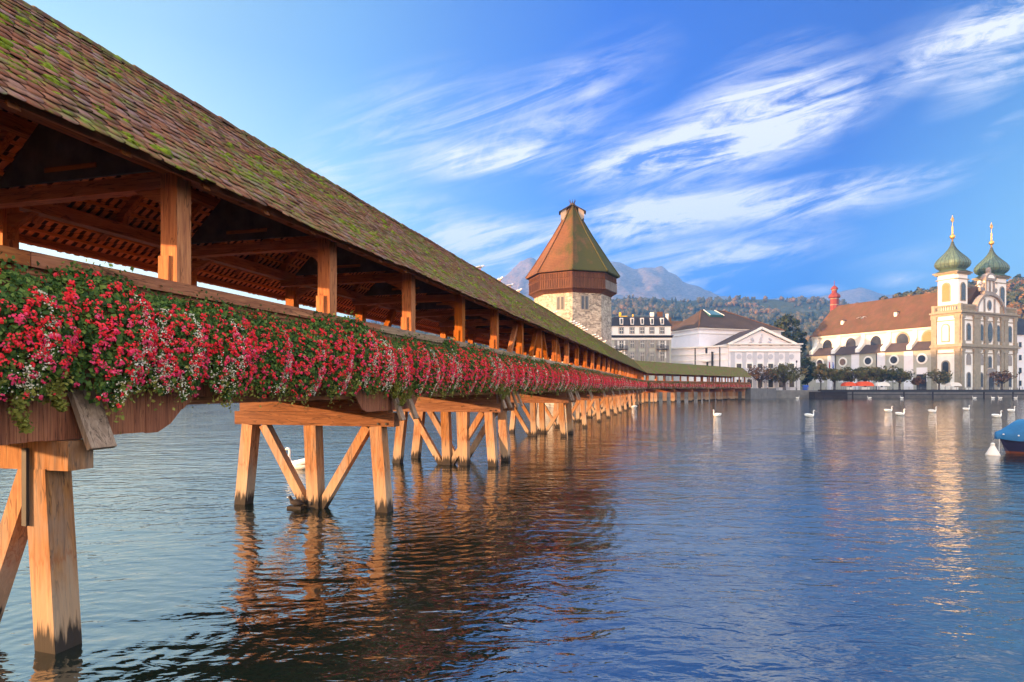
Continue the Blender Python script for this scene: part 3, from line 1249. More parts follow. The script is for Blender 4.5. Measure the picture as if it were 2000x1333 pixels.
def piers():
    for i, s in enumerate(PIERS):
        mb = MB()
        r = random.Random(i)
        bbox(mb, s - .16, s + .16, -2.22, 2.34, 2.10, 2.44)
        if s > 10:
            bbox(mb, s - .14, s + .14, -2.05, 2.2, 2.445, 2.80)
        pier = mb.build('pier', M['cap'] if s > 10 else M['pile'], bridge)
        if 10 < s < 60:
            for k, vv in enumerate((-2.02, -1.80)):
                c = MB()
                x, y = bend(s - .16, vv)
                c.prism([(y + .028 * math.cos(a * math.pi / 4), 2.17 + .028 * math.sin(a * math.pi / 4)) for a in range(8)], 'x', x - .03, x + .005)
                c.build('bolt', M['iron'], pier)
        q = .165
        def pile(v0, v1, ds=0.0, nm='pile', mt='pile'):
            b = MB()
            b.bar((*bend(s + ds, v1), -1.6), (*bend(s, v0), 2.10), q * 2, q * 2, (1, 0, 0))
            b.v = [(x + r.uniform(-.012, .012), y + r.uniform(-.012, .012), z) for x, y, z in b.v]
            b.build(nm, M[mt], pier)
        k = 0.57
        pile(-1.72, -1.72 - .62 * k * 0 + .0 - .29, 0)
        pile(1.95, 2.36)
        if s > 7:
            pile(.10, -.05)
        if 20 < s < 24:
            pile(-.7, -.7)
        if s != 38.6:
            b = MB()
            b.bar((*bend(s, -1.45 if s > 7 else -1.52), 2.09), (*bend(s, -.1 if s > 7 else -.62), -.05), .22, .22, (1, 0, 0))
            b.build('brace', M['pile'], pier)
        if s > 7:
            b = MB()
            b.bar((*bend(s + .02, 1.55), 2.09), (*bend(s + .02, .25), -.05), .22, .22, (1, 0, 0))
            b.build('brace', M['pile'], pier)
        if abs(s - 5.72) < .01:
            b = MB()
            b.bar((*bend(s - .19, -1.62), 2.35), (*bend(s - .19, -1.62), 1.45), .07, .03, (1, 0, 0))
            b.build('iron_strap', M['iron'], pier)
            for z in (2.2,):
                c = MB()
                c.lathe([(0.0, 0), (.03, 0), (.03, .03), (0, .035)], 8)
                c.v = [(s - .17 - zz, -1.85 + x, z + y) for x, y, zz in c.v]
        # slanting cover planks over the beam ends
        for ds in ((.10,) if s < 10 else (-.05, .75)):
            pl = MB()
            p0, p1 = bend(s + ds + .02, -2.10), bend(s + ds + .02, -2.40)
            pl.bar((*p0, 3.02), (*p1, 2.34 if s < 10 else 2.26), .34 if s < 10 else .22, .07, (0, 0, 1))
            pl.build('cover_plank', M['pale'], pier)
    # second stretch: broad pale piers in pairs
    for i, (s, pair) in enumerate([(131.0, 1), (140.0, 0), (149, 0), (158.5, 0), (166.5, 1), (175, 1), (183, 0)]):
        mb = MB()
        bbox(mb, s - .25, s + .25, -2.2, 2.3, 2.10, 2.79)
        pier = mb.build('pier', M['wood_x'], bridge)
        for ds in ((-.8, .8) if pair else (0,)):
            for v in (-1.75, .1, 1.95):
                b = MB()
                b.bar((*bend(s + ds * 1.1, v), -1.5), (*bend(s + ds, v), 2.10), .85 if not pair else .6, .5, (1, 0, 0))
                b.build('pile', M['pile'], pier)


piers()


def landing():
    mb = MB()
    bbox(mb, S1 + .02, S1 + 22, -2.4, 2.4, -1.2, 2.95)
    mb.build('stone_landing', M['concrete'], bridge)


landing()

# ------------------------------------------------------------------ hanging flower boxes


def flower_mesh(seed, lod, droop=False):
    """local frame: x along the rail, -y outward from the boards, z up from the bottom of the hanging mass"""
    rng = np.random.default_rng(seed)
    prng = random.Random(seed)
    full = prng.uniform(.92, 1.12)
    top = prng.uniform(1.28, 1.48)
    # ragged lower edge: strands
    ph = rng.uniform(0, 6, 4)

    def low(x):
        return 0.03 + .20 * np.clip(np.abs(x) * 1.9, 0, 1) ** 3 + .05 * np.sin(x * 5 + ph[0]) + .05 * np.sin(x * 11 + ph[1]) + .05 * np.sin(x * 23 + ph[2])

    def surf(x, h):
        """h 0 at the top, 1 at the bottom -> outward distance"""
        o = np.interp(h, [0, .08, .25, .5, .75, 1.0], [.12, .27, .45, .53, .47, .30])
        return o * (1 - .42 * np.clip(np.abs(x) * 1.8, 0, 1) ** 2.6) * full

    def pos(x, h, depth):
        lo = low(x)
        z = top - h * (top - lo) - .18 * (np.abs(x) * 1.9) ** 2 * (1 - h) * 0.5
        return np.stack([x, -(surf(x, h) * depth + .02), z], 1)

    def normals(p, x, h, n, k=.6):
        nn = np.stack([x * .8, -np.ones(n), .75 - h * .9], 1)
        nn /= np.linalg.norm(nn, axis=1, keepdims=True)
        return nn + k * rng.normal(size=(n, 3))
    out = {}

    def pack(name, mat, cen, nrm, size, aspect=.75, ld=None):
        v, f = kites(cen, nrm, size, rng, aspect, None, ld)
        out[name] = (v, f, mat, rng.random(len(f)))
    ks = {0: 1.0, 1: .42, 2: .14}[lod]
    kz = {0: 1.0, 1: 1.45, 2: 2.3}[lod]
    # leaves
    n = int(3000 * ks)
    x = rng.uniform(-.60, .60, n)
    h = np.clip(rng.beta(1.05, 1.15, n), 0, 1)
    dep = np.clip(1.02 - np.abs(rng.normal(0, .16, n)), .3, 1.05)
    p = pos(x, h, dep)
    pack('foliage', 'leaf', p, normals(p, x, h, n, .55), rng.uniform(.02, .042, n) * kz, .85)
    # wandering shoots on top
    m = int(200 * ks)
    x = rng.uniform(-.55, .55, m)
    p = pos(x, rng.uniform(0, .1, m), rng.uniform(.3, 1.1, m))
    p[:, 2] += np.abs(rng.normal(0, .07, m))
    v, f = kites(p, normals(p, x, np.zeros(m), m, .9), rng.uniform(.018, .034, m) * kz, rng, .8)
    a = out['foliage']
    out['foliage'] = (np.concatenate([a[0], v]), np.concatenate([a[1], f + len(a[0])]), 'leaf', np.concatenate([a[3], rng.random(m)]))
    # yellowish trailing ends
    m = int(260 * ks)
    cs = rng.uniform(-.5, .5, 5)
    x = np.clip(cs[rng.integers(0, 5, m)] + rng.normal(0, .06, m), -.56, .56)
    h = np.clip(rng.normal(.93, .09, m), .6, 1.22)
    p = pos(x, h, rng.uniform(.7, 1.08, m))
    pack('trailing_leaves', 'leaf_dry', p, normals(p, x, h, m, .7), rng.uniform(.016, .034, m) * kz, .7)

    if droop:
        m = 1500
        ax = np.array([-.42, -.05, .30])
        w_ = rng.integers(0, 3, m)
        tt = rng.random(m) ** .8
        ln = np.array([.42, .60, .40])[w_]
        c = np.stack([ax[w_] + .05 * np.sin(tt * 6 + w_) + rng.normal(0, .075, m) * (1 - .75 * tt), -.34 - rng.normal(0, .07, m) * (1 - .6 * tt), .30 - tt * ln], 1)
        v, f = kites(c, np.stack([rng.normal(size=m), -np.ones(m) * .8, rng.normal(size=m)], 1), rng.uniform(.014, .030, m), rng, .75)
        a = out['trailing_leaves']
        out['trailing_leaves'] = (np.concatenate([a[0], v]), np.concatenate([a[1], f + len(a[0])]), 'leaf_dry', np.concatenate([a[3], rng.random(m) * .5]))

    def heads(count, name, mat, hm, xs=None, rad=.034, fl=10, fs=.0145):
        count = max(4, int(count * (1 if lod == 0 else (.8 if lod == 1 else .62))))
        fl = max(2, int(fl * {0: 1, 1: .6, 2: .3}[lod]))
        hx = rng.uniform(-.53, .53, count) if xs is None else xs[:count]
        hh = np.clip(rng.normal(hm[0], hm[1], count), .02, .97)
        c = pos(hx, hh, rng.uniform(.98, 1.12, count))
        out_n = np.stack([hx * .7, -np.ones(count), .55 - hh * .6], 1)
        out_n /= np.linalg.norm(out_n, axis=1, keepdims=True)
        sc = rng.uniform(.65, 1.25, count)
        d = unit(rng, count * fl).reshape(count, fl, 3)
        d = d * np.sign((d * out_n[:, None, :]).sum(2, keepdims=True))
        cen = c[:, None, :] + d * (rad * sc)[:, None, None]
        nr = d + .4 * out_n[:, None, :] + .35 * rng.normal(size=d.shape)
        pack(name, mat, cen.reshape(-1, 3), nr.reshape(-1, 3), fs * rng.uniform(.75, 1.25, count * fl) * {0: 1, 1: 1.4, 2: 2.3}[lod], .95)
    redness = prng.uniform(.8, 1.2)
    heads(int((135 if lod == 0 else 150) * redness), 'red_blossoms', 'red', (.44, .25))
    heads(int(62 * redness), 'pink_blossoms', 'pink', (.62, .20))
    # white trailing streams
    nst = prng.choice([1, 1, 2, 2])
    wd = prng.uniform(.06, .12)
    m = int(800 * nst * (1 if lod == 0 else (.5 if lod == 1 else .2)))
    sx = rng.uniform(-.45, .5, nst)
    which = rng.integers(0, nst, m)
    h = np.clip(rng.beta(2.3, 1.4, m) * 1.0, .15, 1.0)
    x = sx[which] + .10 * np.sin(h * 5 + which * 2) + rng.normal(0, 1, m) * wd * (.5 + .8 * h)
    x = np.clip(x, -.58, .58)
    cl = np.round(x * 22) + np.round(h * 24) * 100      # small clusters
    keep = (np.sin(cl * 12.9898) * 43758.5453) % 1 < .62
    x, h = x[keep], h[keep]
    m = len(x)
    p = pos(x, h, rng.uniform(.98, 1.09, m))
    pack('white_blossoms', 'white', p, normals(p, x, h, m, .8), rng.uniform(.008, .015, m) * {0: 1, 1: 1.6, 2: 2.8}[lod], .95)
    return out


def flower_sets():
    """meshes of each variant: near ones in parts, far ones as one mesh"""
    near, mid, far = [], [], []
    for lod, lst, count in ((0, near, 9), (1, mid, 9), (2, far, 5)):
        for k in range(count):
            d = flower_mesh(100 * lod + k + 1, lod, lod == 0 and k == 3)
            if lod < 2:
                lst.append({nm: mesh_np(nm, v, f, M[m], rnd=r, obj=False) for nm, (v, f, m, r) in d.items()})
            else:
                vs, fs, mi, rs, mats, b = [], [], [], [], [], 0
                for j, (nm, (v, f, m, r)) in enumerate(d.items()):
                    vs.append(v)
                    fs.append(f + b)
                    mi.append(np.full(len(f), j))
                    rs.append(r)
                    mats.append(M[m])
                    b += len(v)
                lst.append(mesh_np('flower_box', np.concatenate(vs), np.concatenate(fs), mats, midx=np.concatenate(mi), rnd=np.concatenate(rs), obj=False))
    return near, mid, far


ORD = ['leftmost', 'second', 'third', 'fourth', 'fifth', 'sixth', 'seventh', 'eighth', 'ninth', 'tenth', 'eleventh', 'twelfth', 'thirteenth', 'fourteenth',
       'fifteenth', 'sixteenth', 'seventeenth', 'eighteenth', 'nineteenth', 'twentieth']


def flower_boxes():
    near, mid, far = flower_sets()
    pm = MB()
    pm.box(-.46, .46, -.20, -.03, .74, .93)
    pm.box(-.48, .48, -.215, -.02, .90, .94)
    planter = pm.build('planter', M['wood_h'])
    pmesh = planter.data
    bpy.data.objects.remove(planter)
    rnd = random.Random(21)
    s = 1.96
    i = 0
    vface = -PV - .145
    while s < 186:
        seg2 = s > SC
        skip = abs(s - SC) < 1.0
        if not skip:
            z = 2.90 + rnd.uniform(-.03, .03)
            x, y = bend(s, vface)
            flip = rnd.random() < .0
            if s < 62:
                src = near[i % 9] if s < 24 else mid[rnd.randrange(9)]
                o = bpy.data.objects.new('flower_box', None)
                COL.objects.link(o)
                pl = link('planter', pmesh, o)
                for nm, me in src.items():
                    link(nm, me, o)
            else:
                o = link('flower_box', far[rnd.randrange(5)])
            w = bworld(s, vface)
            o.location = (w.x, w.y, z)
            o.rotation_euler = (0, 0, BR_RZ + bearing(s))
            sc = rnd.uniform(.94, 1.08)
            o.scale = ((1.0 + rnd.uniform(0, .08)) * (rnd.choice((-1, 1)) if s > 12 else 1), sc, sc)
            # count in from the left edge of the photo
            k = i - 3
            if seg2:
                lab = 'dim hanging box of red and white flowers on the shaded far stretch of the bridge'
            elif k < 0:
                lab = 'lush red geranium box at the very left end of the flower row'
            elif k < 20:
                lab = ('%s hanging box of red geraniums, counted from the left along the bridge rail' % ORD[k])
            elif s < 62:
                lab = 'middle distance hanging box of red geraniums and white blossoms below the timber posts'
            else:
                lab = 'small distant hanging box of red flowers along the straight part of the bridge'
            grp = 'flower boxes on the shaded far stretch' if seg2 else ('flower boxes along the near bridge rail' if k < 20 else 'flower boxes along the middle of the bridge' if s < 62 else 'distant flower boxes on the straight bridge')
            tag(o, lab, 'flower box', grp)
            i += 1
        s += 1.0


flower_boxes()

# ------------------------------------------------------------------ octagonal water tower


def water_tower():
    Y = 105.0
    c = at(1118, Y)
    va = math.atan2(c.x, c.y)                    # view azimuth
    t = thing('stone_water_tower', 'octagonal rubble stone tower with wooden gallery and tall mossy pyramid roof', 'tower', (c.x, c.y, 0), -va)
    k = Y / F
    zz = lambda y: CH + (HZ - y) * (Y - 7.0) / F      # the near corner is about 7 m closer than the axis
    za_ = lambda y: CH + (HZ - y) * k
    ph = -math.pi / 2                            # a corner towards the viewer

    def octo(r, z):
        return [(r * math.cos(ph + i * math.pi / 4), r * math.sin(ph + i * math.pi / 4), z) for i in range(8)]

    def shell(prof, name, mat, parent=t, caps=True):
        mb = MB()
        for i, (r, z) in enumerate(prof):
            mb.v += octo(r, z)
        for i in range(len(prof) - 1):
            for j in range(8):
                j2 = (j + 1) % 8
                mb.f.append((i * 8 + j, i * 8 + j2, i * 8 + 8 + j2, i * 8 + 8 + j))
                mb.m.append(0)
        if caps:
            n = len(prof) - 1
            mb.f += [tuple(range(7, -1, -1)), tuple(range(n * 8, n * 8 + 8))]
            mb.m += [0, 0]
        return mb.build(name, mat, parent)
    Rw = 75 * k
    wall = shell([(Rw * 1.02, -2), (Rw, zz(569.5))], 'wall', M['stone'])
    shell([(Rw * .99, zz(571)), (Rw * 1.03, zz(568)), (Rw * 1.10, zz(564.5)), (Rw * 1.135, zz(563.5))], 'corbel_course', M['tower_wood'])
    gal = shell([(Rw * 1.13, zz(563)), (Rw * 1.13, zz(530)), (Rw * 1.0, zz(528))], 'gallery', M['tower_wood'])
    # gallery rails and battens
    Rg = Rw * 1.135
    for yy in (541.5, 562):
        shell([(Rg, zz(yy)), (Rg + .10, zz(yy)), (Rg + .10, zz(yy - 1.6)), (Rg, zz(yy - 1.6))], 'gallery_rail', M['tower_wood'], gal, False)
    mb = MB()
    for f in range(8):
        a = Vector(octo(Rg + .01, 0)[f])
        b = Vector(octo(Rg + .01, 0)[(f + 1) % 8])
        n = 14
        for j in range(n):
            p = a.lerp(b, (j + .5) / n)
            d = (b - a).normalized()
            for (z0, z1) in ((zz(561.5), zz(543.5)), (zz(541), zz(532))):
                q0, q1 = p - d * .05, p + d * .05
                o = Vector((p.x, p.y, 0)).normalized() * .05
                mb.hexa([(*q0.xy, z0), (*q1.xy, z0), (*(q1 + o).xy, z0), (*(q0 + o).xy, z0), (*q0.xy, z1), (*q1.xy, z1), (*(q1 + o).xy, z1), (*(q0 + o).xy, z1)])
    mb.build('batten', M['tower_wood'], gal)
    # pale weathered lower boards on the right hand faces
    mb = MB()
    f = 1
    a = Vector(octo(Rg + .03, 0)[f])
    b = Vector(octo(Rg + .03, 0)[(f + 1) % 8])
    n = 9
    for j in range(n):
        p, q = a.lerp(b, (j + .12) / n), a.lerp(b, (j + .88) / n)
        o = Vector((p.x, p.y, 0)).normalized() * .07
        mb.hexa([(*p.xy, zz(561)), (*q.xy, zz(561)), (*(q + o).xy, zz(561)), (*(p + o).xy, zz(561)), (*p.xy, zz(543.5)), (*q.xy, zz(543.5)), (*(q + o).xy, zz(543.5)), (*(p + o).xy, zz(543.5))])
    mb.build('grey_boards', M['tower_grey'], gal)
    Rr = 91.5 * k
    zt, ze = za_(400), zz(527)
    rf = shell([(Rr, ze - .15), (Rr, ze), (Rr * .80, ze + (zt - ze) * .185), (Rr * .42, ze + (zt - ze) * .56), (Rr * .20, ze + (zt - ze) * .80), (.35, zt)], 'roof', M['tower_roof'])
    hp = MB()
    for i in range(8):
        pr = [(Rr, ze), (Rr * .80, ze + (zt - ze) * .185), (Rr * .42, ze + (zt - ze) * .56), (Rr * .20, ze + (zt - ze) * .80), (.35, zt)]
        for (r0, z0), (r1, z1) in zip(pr[:-1], pr[1:]):
            a, b = octo(r0 + .03, z0)[i], octo(r1 + .03, z1)[i]
            hp.bar(a, b, .26, .16, (math.cos(ph + i * math.pi / 4), math.sin(ph + i * math.pi / 4), .5))
    hp.build('hip_tiles', M['tower_roof'], rf)
    # hooded openings near the top, left and right
    for sgn in (-1, 1):
        d = MB()
        x0, x1 = sgn * 1.0, sgn * 1.95
        za, zb = za_(429), za_(417)
        d.hexa([(x0, -.75, za - .6), (x1, -.75, za), (x1, .75, za), (x0, .75, za - .6), (x0, -.75, zb + .9), (x1, -.75, zb), (x1, .75, zb), (x0, .75, zb + .9)])
        dm = d.build('dormer', M['greystone'], rf)
        h = MB()
        h.hexa([(sgn * .2, -.95, za_(404)), (sgn * 2.25, -.95, zb - .05), (sgn * 2.25, .95, zb - .05), (sgn * .2, .95, za_(404)),
                (sgn * .2, -.95, za_(404) + .15), (sgn * 2.25, -.95, zb + .1), (sgn * 2.25, .95, zb + .1), (sgn * .2, .95, za_(404) + .15)])
        h.build('dormer_hood', M['slate'], dm)
    fin = MB()
    fin.lathe([(.42, zt - .5), (.46, zt + .1), (.3, zt + .2), (.10, zt + .25), (.06, zt + .6)], 8)
    for i in range(8):
        a = i * math.pi / 4
        fin.bar((.3 * math.cos(a), .3 * math.sin(a), zt + .1), (.62 * math.cos(a), .62 * math.sin(a), zt + .75), .05, .05)
    fin.build('finial', M['iron'], rf)
    # paired slit windows
    for i, yy0, yy1 in ((7, 602, 578), (0, 602, 577)):
        a = Vector(octo(Rw * 1.0, 0)[i])
        b = Vector(octo(Rw * 1.0, 0)[(i + 1) % 8])
        fr = .42 if i == 0 else .58
        p = a.lerp(b, fr)
        d = (b - a).normalized()
        o = Vector((p.x, p.y, 0)).normalized()
        z0, z1 = zz(yy0), zz(yy1)

        def slab(c0, hw, za, zb, t0, t1, mb):
            q0, q1 = c0 - d * hw, c0 + d * hw
            i0, i1 = o * t0, o * t1
            mb.hexa([(*(q0 + i0).xy, za), (*(q1 + i0).xy, za), (*(q1 + i1).xy, za), (*(q0 + i1).xy, za), (*(q0 + i0).xy, zb), (*(q1 + i0).xy, zb), (*(q1 + i1).xy, zb), (*(q0 + i1).xy, zb)])
        s = MB()
        slab(p, .74, z0 - .1, z1 + .2, -.2, .05, s)
        w = s.build('window', M['greystone'], wall)
        g = MB()
        slab(p - d * .34, .19, z0, z1, -.2, .10, g)
        slab(p + d * .34, .19, z0, z1, -.2, .10, g)
        g.build('pane', M['glass'], w)
    mb = MB()
    a = Vector(octo(Rw * 1.0, 0)[6])
    b = Vector(octo(Rw * 1.0, 0)[7])
    p = a.lerp(b, .78)
    return t


water_tower()

# ------------------------------------------------------------------ church with twin onion towers
KS = 1.10


def church():
    C = at(1876, 190 * KS)
    hd = R(24.0)
    t = thing('white_church', 'white baroque church with twin green onion domes and long red tiled nave roof', 'church', (C.x, C.y, GZ), hd)
    # local frame: x along the facade, y along the nave, z up from the paving; heights are given as world z at scale 1
    S = KS

    def Z(z):
        return (z - CH) * S + CH - GZ
    W = 28.5

    class Sc(MB):
        pass

    def B(mb, x0, x1, y0, y1, z0, z1, mi=0):
        return mb.box(x0 * S, x1 * S, y0 * S, y1 * S, Z(z0), Z(z1), mi)

    def build(mb, n, m, p=t, **k):
        return mb.build(n, m, p, **k)
    # --- front block with its two tower stumps
    mb = MB()
    B(mb, 0, W, 0, 8.5, 2.2, 26.3)
    front = build(mb, 'front_block', M['plaster'])
    # base stone course, pilasters, cornices of the front
    pil = MB()
    for x in (0, 6.1, 8.0, 11.6, 16.5, 20.1, 21.8, 27.2):
        w = 1.3 if x not in (6.1, 21.8) else 1.9
        for z0, z1 in ((2.2, 15.0), (16.6, 25.3)):
            B(pil, x - .03, x + w, -.45, .0 - .003, z0, z1)
            B(pil, x - .2, x + w + .2, -.6, -.003, z1 - .9, z1)
            B(pil, x - .2, x + w + .2, -.6, -.003, z0, z0 + .9)
    for y0, y1 in ((-.02, 1.5), (6.9, 8.5)):
        for z0, z1 in ((2.2, 15.0), (16.6, 25.3)):
            B(pil, -.45, -.003, y0, y1, z0, z1)
            B(pil, -.6, -.003, y0 - .15, y1 + .15, z1 - .9, z1)
    build(pil, 'pilaster', M['sandstone'], front)
    cor = MB()
    for z0, z1, o in ((15.0, 15.6, .5), (15.6, 16.2, .9), (16.2, 16.6, .6), (25.3, 26.0, .5), (26.0, 26.5, 1.0), (13.6, 13.9, .2), (23.7, 24.0, .2)):
        B(cor, -o, W + o, -o, 8.5 + o * .3, z0, z1)
    build(cor, 'cornice', M['sandstone'], front)
    # balustrade on the tower stumps
    for x0 in (0, 20.5):
        bal = MB()
        for y in (-.2, 8.2):
            B(bal, x0 - .2, x0 + 8.2, y, y + .4, 28.2, 28.7)
            B(bal, x0 - .2, x0 + 8.2, y, y + .4, 26.5, 27.0)
            for i in range(12):
                B(bal, x0 + .2 + i * .66, x0 + .5 + i * .66, y + .05, y + .35, 27.0, 28.2)
        for x in (x0 - .2, x0 + 7.8):
            B(bal, x, x + .4, .2, 8.2, 28.2, 28.7)
            B(bal, x, x + .4, .2, 8.2, 26.5, 27.0)
            for i in range(11):
                B(bal, x + .05, x + .35, .5 + i * .68, .8 + i * .68, 27.0, 28.2)
            for y in (-.3, 7.5):
                B(bal, x - .1, x + .9 if x < x0 + 4 else x + .5, y, y + 1.0, 26.5, 28.8)
        build(bal, 'balustrade', M['sandstone'], front)

    def window_front(x, z0, z1, w, parent, frame='greystone', pane='glass', oval=False, y=0.0):
        a = MB()
        if oval:
            n = 20
            ring = lambda rx, rz: [(x + rx * math.cos(2 * math.pi * i / n), (z0 + z1) / 2 + rz * math.sin(2 * math.pi * i / n)) for i in range(n)]
            a.prism([(p * S, Z(q)) for p, q in ring(w / 2 + .4, (z1 - z0) / 2 + .4)], 'y', (y - .16) * S, y * S)
            b = MB()
            b.prism([(p * S, Z(q)) for p, q in ring(w / 2, (z1 - z0) / 2)], 'y', (y - .22) * S, y * S)
        else:
            a.arch((x - w / 2 - .35) * S, (x + w / 2 + .35) * S, Z(z0 - .3), Z(z1 + .35), (y - .16) * S, y * S)
            b = MB()
            b.arch((x - w / 2) * S, (x + w / 2) * S, Z(z0), Z(z1), (y - .22) * S, y * S)
        f = a.build('window', M[frame], parent)
        b.build('pane', M[pane], f)
        return f
    for x, w in ((3.9, 1.5), (10.2, 1.5), (18.9, 1.5), (25.2, 1.5)):
        window_front(x, 17.8, 22.6, w, front)
        window_front(x, 10.4, 13.2, w, front, pane='greystone')
        window_front(x, 3.4, 7.6, 1.3, front)
    window_front(14.6, 17.4, 23.4, 2.4, front, oval=True)
    window_front(14.6, 9.5, 12.8, 1.4, front)
    # main door with its broken pediment
    d = MB()
    B(d, 12.6, 16.6, -.5, -.003, 2.2, 7.2)
    dd = build(d, 'door_surround', M['greystone'], front)
    d = MB()
    B(d, 13.4, 15.8, -.62, -.45, 2.2, 6.2)
    build(d, 'door', M['black'], dd)
    d = MB()
    n = 12
    d.prism([((14.6 + 2.6 * math.cos(math.pi * i / n)) * S, Z(7.2 + 1.9 * math.sin(math.pi * i / n))) for i in range(n + 1)], 'y', -.9 * S, -.003)
    build(d, 'door_pediment', M['greystone'], dd)
    # side windows of the left tower
    for z0, z1, pane in ((17.6, 22.6, 'cream'), (4.5, 11.2, 'glass')):
        a = MB()
        a.arch(3.0 * S, 5.6 * S, Z(z0 - .4), Z(z1 + .4), 0, .16 * S)
        b = MB()
        b.arch(3.4 * S, 5.2 * S, Z(z0), Z(z1), 0, .24 * S)
        for q in (a, b):
            q.v = [(-y, x, z) for x, y, z in q.v]
        f = a.build('window', M['sandstone'], front)
        b.build('pane', M[pane], f)
    # --- attic gable: segmental pediment and crowning aedicule
    g = MB()
    n = 18
    arc = [(14.6 + 6.8 * math.cos(math.pi * i / n), 26.5 + 5.4 * math.sin(math.pi * i / n)) for i in range(n + 1)]
    g.prism([(p * S, Z(q)) for p, q in arc], 'y', .1 * S, 1.0 * S)
    gab = build(g, 'gable', M['plaster'], t)
    g = MB()
    outer = [(14.6 + 7.6 * math.cos(math.pi * i / n), 26.5 + 6.2 * math.sin(math.pi * i / n)) for i in range(n + 1)]
    poly = [(p * S, Z(q)) for p, q in outer + arc[::-1]]
    g.prism(poly, 'y', -.7 * S, 1.1 * S)
    for x in (11.7, 16.9):
        B(g, x, x + .6, -.15, .097, 26.5, 30.9)
    B(g, 11.8, 17.4, -.3, 1.0, 32.4, 33.2)
    build(g, 'gable_moulding', M['greystone'], gab)
    window_front(14.6, 27.6, 30.2, 1.5, gab, oval=True, y=.1)
    a = MB()
    B(a, 12.4, 16.8, .0, 1.0, 33.2, 37.0)
    ae = build(a, 'aedicule', M['plaster'], gab)
    a = MB()
    for x in (12.3, 14.2, 16.2):
        B(a, x, x + .7, -.3, -.003, 33.2, 36.6)
    B(a, 12.0, 17.2, -.5, 1.2, 36.6, 37.1)
    a.prism([((14.6 + 2.7 * math.cos(math.pi * i / 10)) * S, Z(37.1 + 1.9 * math.sin(math.pi * i / 10))) for i in range(11)], 'y', -.5 * S, 1.1 * S)
    B(a, 14.1, 15.1, -.2, .8, 38.9, 39.8)
    a.prism([(14.0 * S, Z(39.8)), (15.2 * S, Z(39.8)), (14.6 * S, Z(40.8))], 'y', -.2 * S, .8 * S)
    for sg in (-1, 1):     # volutes
        a.prism([((14.6 + sg * p) * S, Z(q)) for p, q in ((2.4, 33.2), (4.2, 33.2), (4.5, 34.0), (3.9, 34.5), (3.2, 34.4), (2.8, 35.3), (2.4, 36.0))], 'y', .1 * S, .9 * S)
    build(a, 'aedicule_trim', M['greystone'], ae)
    a = MB()
    a.prism([((14.6 + 1.6 * math.cos(math.pi * i / 10)) * S, Z(37.3 + 1.1 * math.sin(math.pi * i / 10))) for i in range(11)], 'y', -.6 * S, -.5 * S)
    build(a, 'aedicule_tympanum', M['plaster'], ae)

    # --- belfries with onion domes
    for x0 in (1.0, 21.3):
        x1, y0, y1 = x0 + 6.1, 1.7, 7.8
        cx, cy = (x0 + x1) / 2, (y0 + y1) / 2
        b = MB()
        c = .75     # chamfered corners
        pl = [(x0 + c, y0), (x1 - c, y0), (x1, y0 + c), (x1, y1 - c), (x1 - c, y1), (x0 + c, y1), (x0, y1 - c), (x0, y0 + c)]
        b.prism([(p * S, q * S) for p, q in pl], 'z', Z(26.4), Z(38.2))
        bel = build(b, 'belfry', M['plaster'], t)
        m = MB()
        for z0, z1, o in ((38.2, 38.6, .35), (38.6, 39.0, .75)):
            B(m, x0 - o, x1 + o, y0 - o, y1 + o, z0, z1)
        build(m, 'belfry_cornice', M['sandstone'], bel)
        m = MB()
        B(m, x0 - .12, x1 + .12, y0 - .12, y1 + .12, 36.6, 36.9)
        build(m, 'string_course', M['sandstone'], bel)
        window_front(cx, 30.2, 35.4, 1.9, bel, 'sandstone', 'glass', y=y0)
        a = MB()
        a.arch((cy - 1.35) * S, (cy + 1.35) * S, Z(29.8), Z(35.9), -x0 * S, -x0 * S + .16 * S)
        q = MB()
        q.arch((cy - .95) * S, (cy + .95) * S, Z(30.2), Z(35.4), -x0 * S, -x0 * S + .24 * S)
        for k in (a, q):
            k.v = [(-yy, xx, zz) for xx, yy, zz in k.v]
        f = a.build('window', M['sandstone'], bel)
        q.build('louvre', M['louvre'], f)
        m = MB()
        prof = [(4.3, 39.0), (3.5, 39.5), (2.9, 39.9), (3.3, 40.25), (3.9, 40.9), (4.15, 41.7), (4.0, 42.5), (3.45, 43.4), (2.6, 44.4), (1.75, 45.4), (1.0, 46.5), (.5, 47.6), (.22, 48.8)]
        m.lathe([(r * S * .98, Z(z)) for r, z in prof], 40, (cx * S, cy * S), 0, 4.0)
        dm = build(m, 'onion_dome', M['copper'], t, smooth=False)
        m = MB()
        for kx in range(20):
            ang = 2 * math.pi * kx / 20
            ca, sa = math.cos(ang), math.sin(ang)
            pw = 1 / ((abs(ca) ** 4 + abs(sa) ** 4) ** .25)
            pts = [((cx + r * pw * ca * .985) * S, (cy + r * pw * sa * .985) * S, Z(z)) for r, z in prof[3:]]
            m.loft(pts, [.07 * S] * len(pts), 5)
        build(m, 'dome_rib', M['copper_dark'], dm)
        m = MB()
        m.lathe([(r * S, Z(z)) for r, z in ((.3, 48.6), (.16, 49.4), (.35, 49.7), (.75, 50.1), (.75, 50.7), (.3, 51.1), (.13, 51.4))], 12, (cx * S, cy * S))
        build(m, 'dome_ball', M['gold'], dm, smooth=True)
        m = MB()
        m.lathe([(.24 * S, Z(51.3)), (.2 * S, Z(53.6)), (.06 * S, Z(53.7)), (.05 * S, Z(55.2))], 8, (cx * S, cy * S))
        n = 16
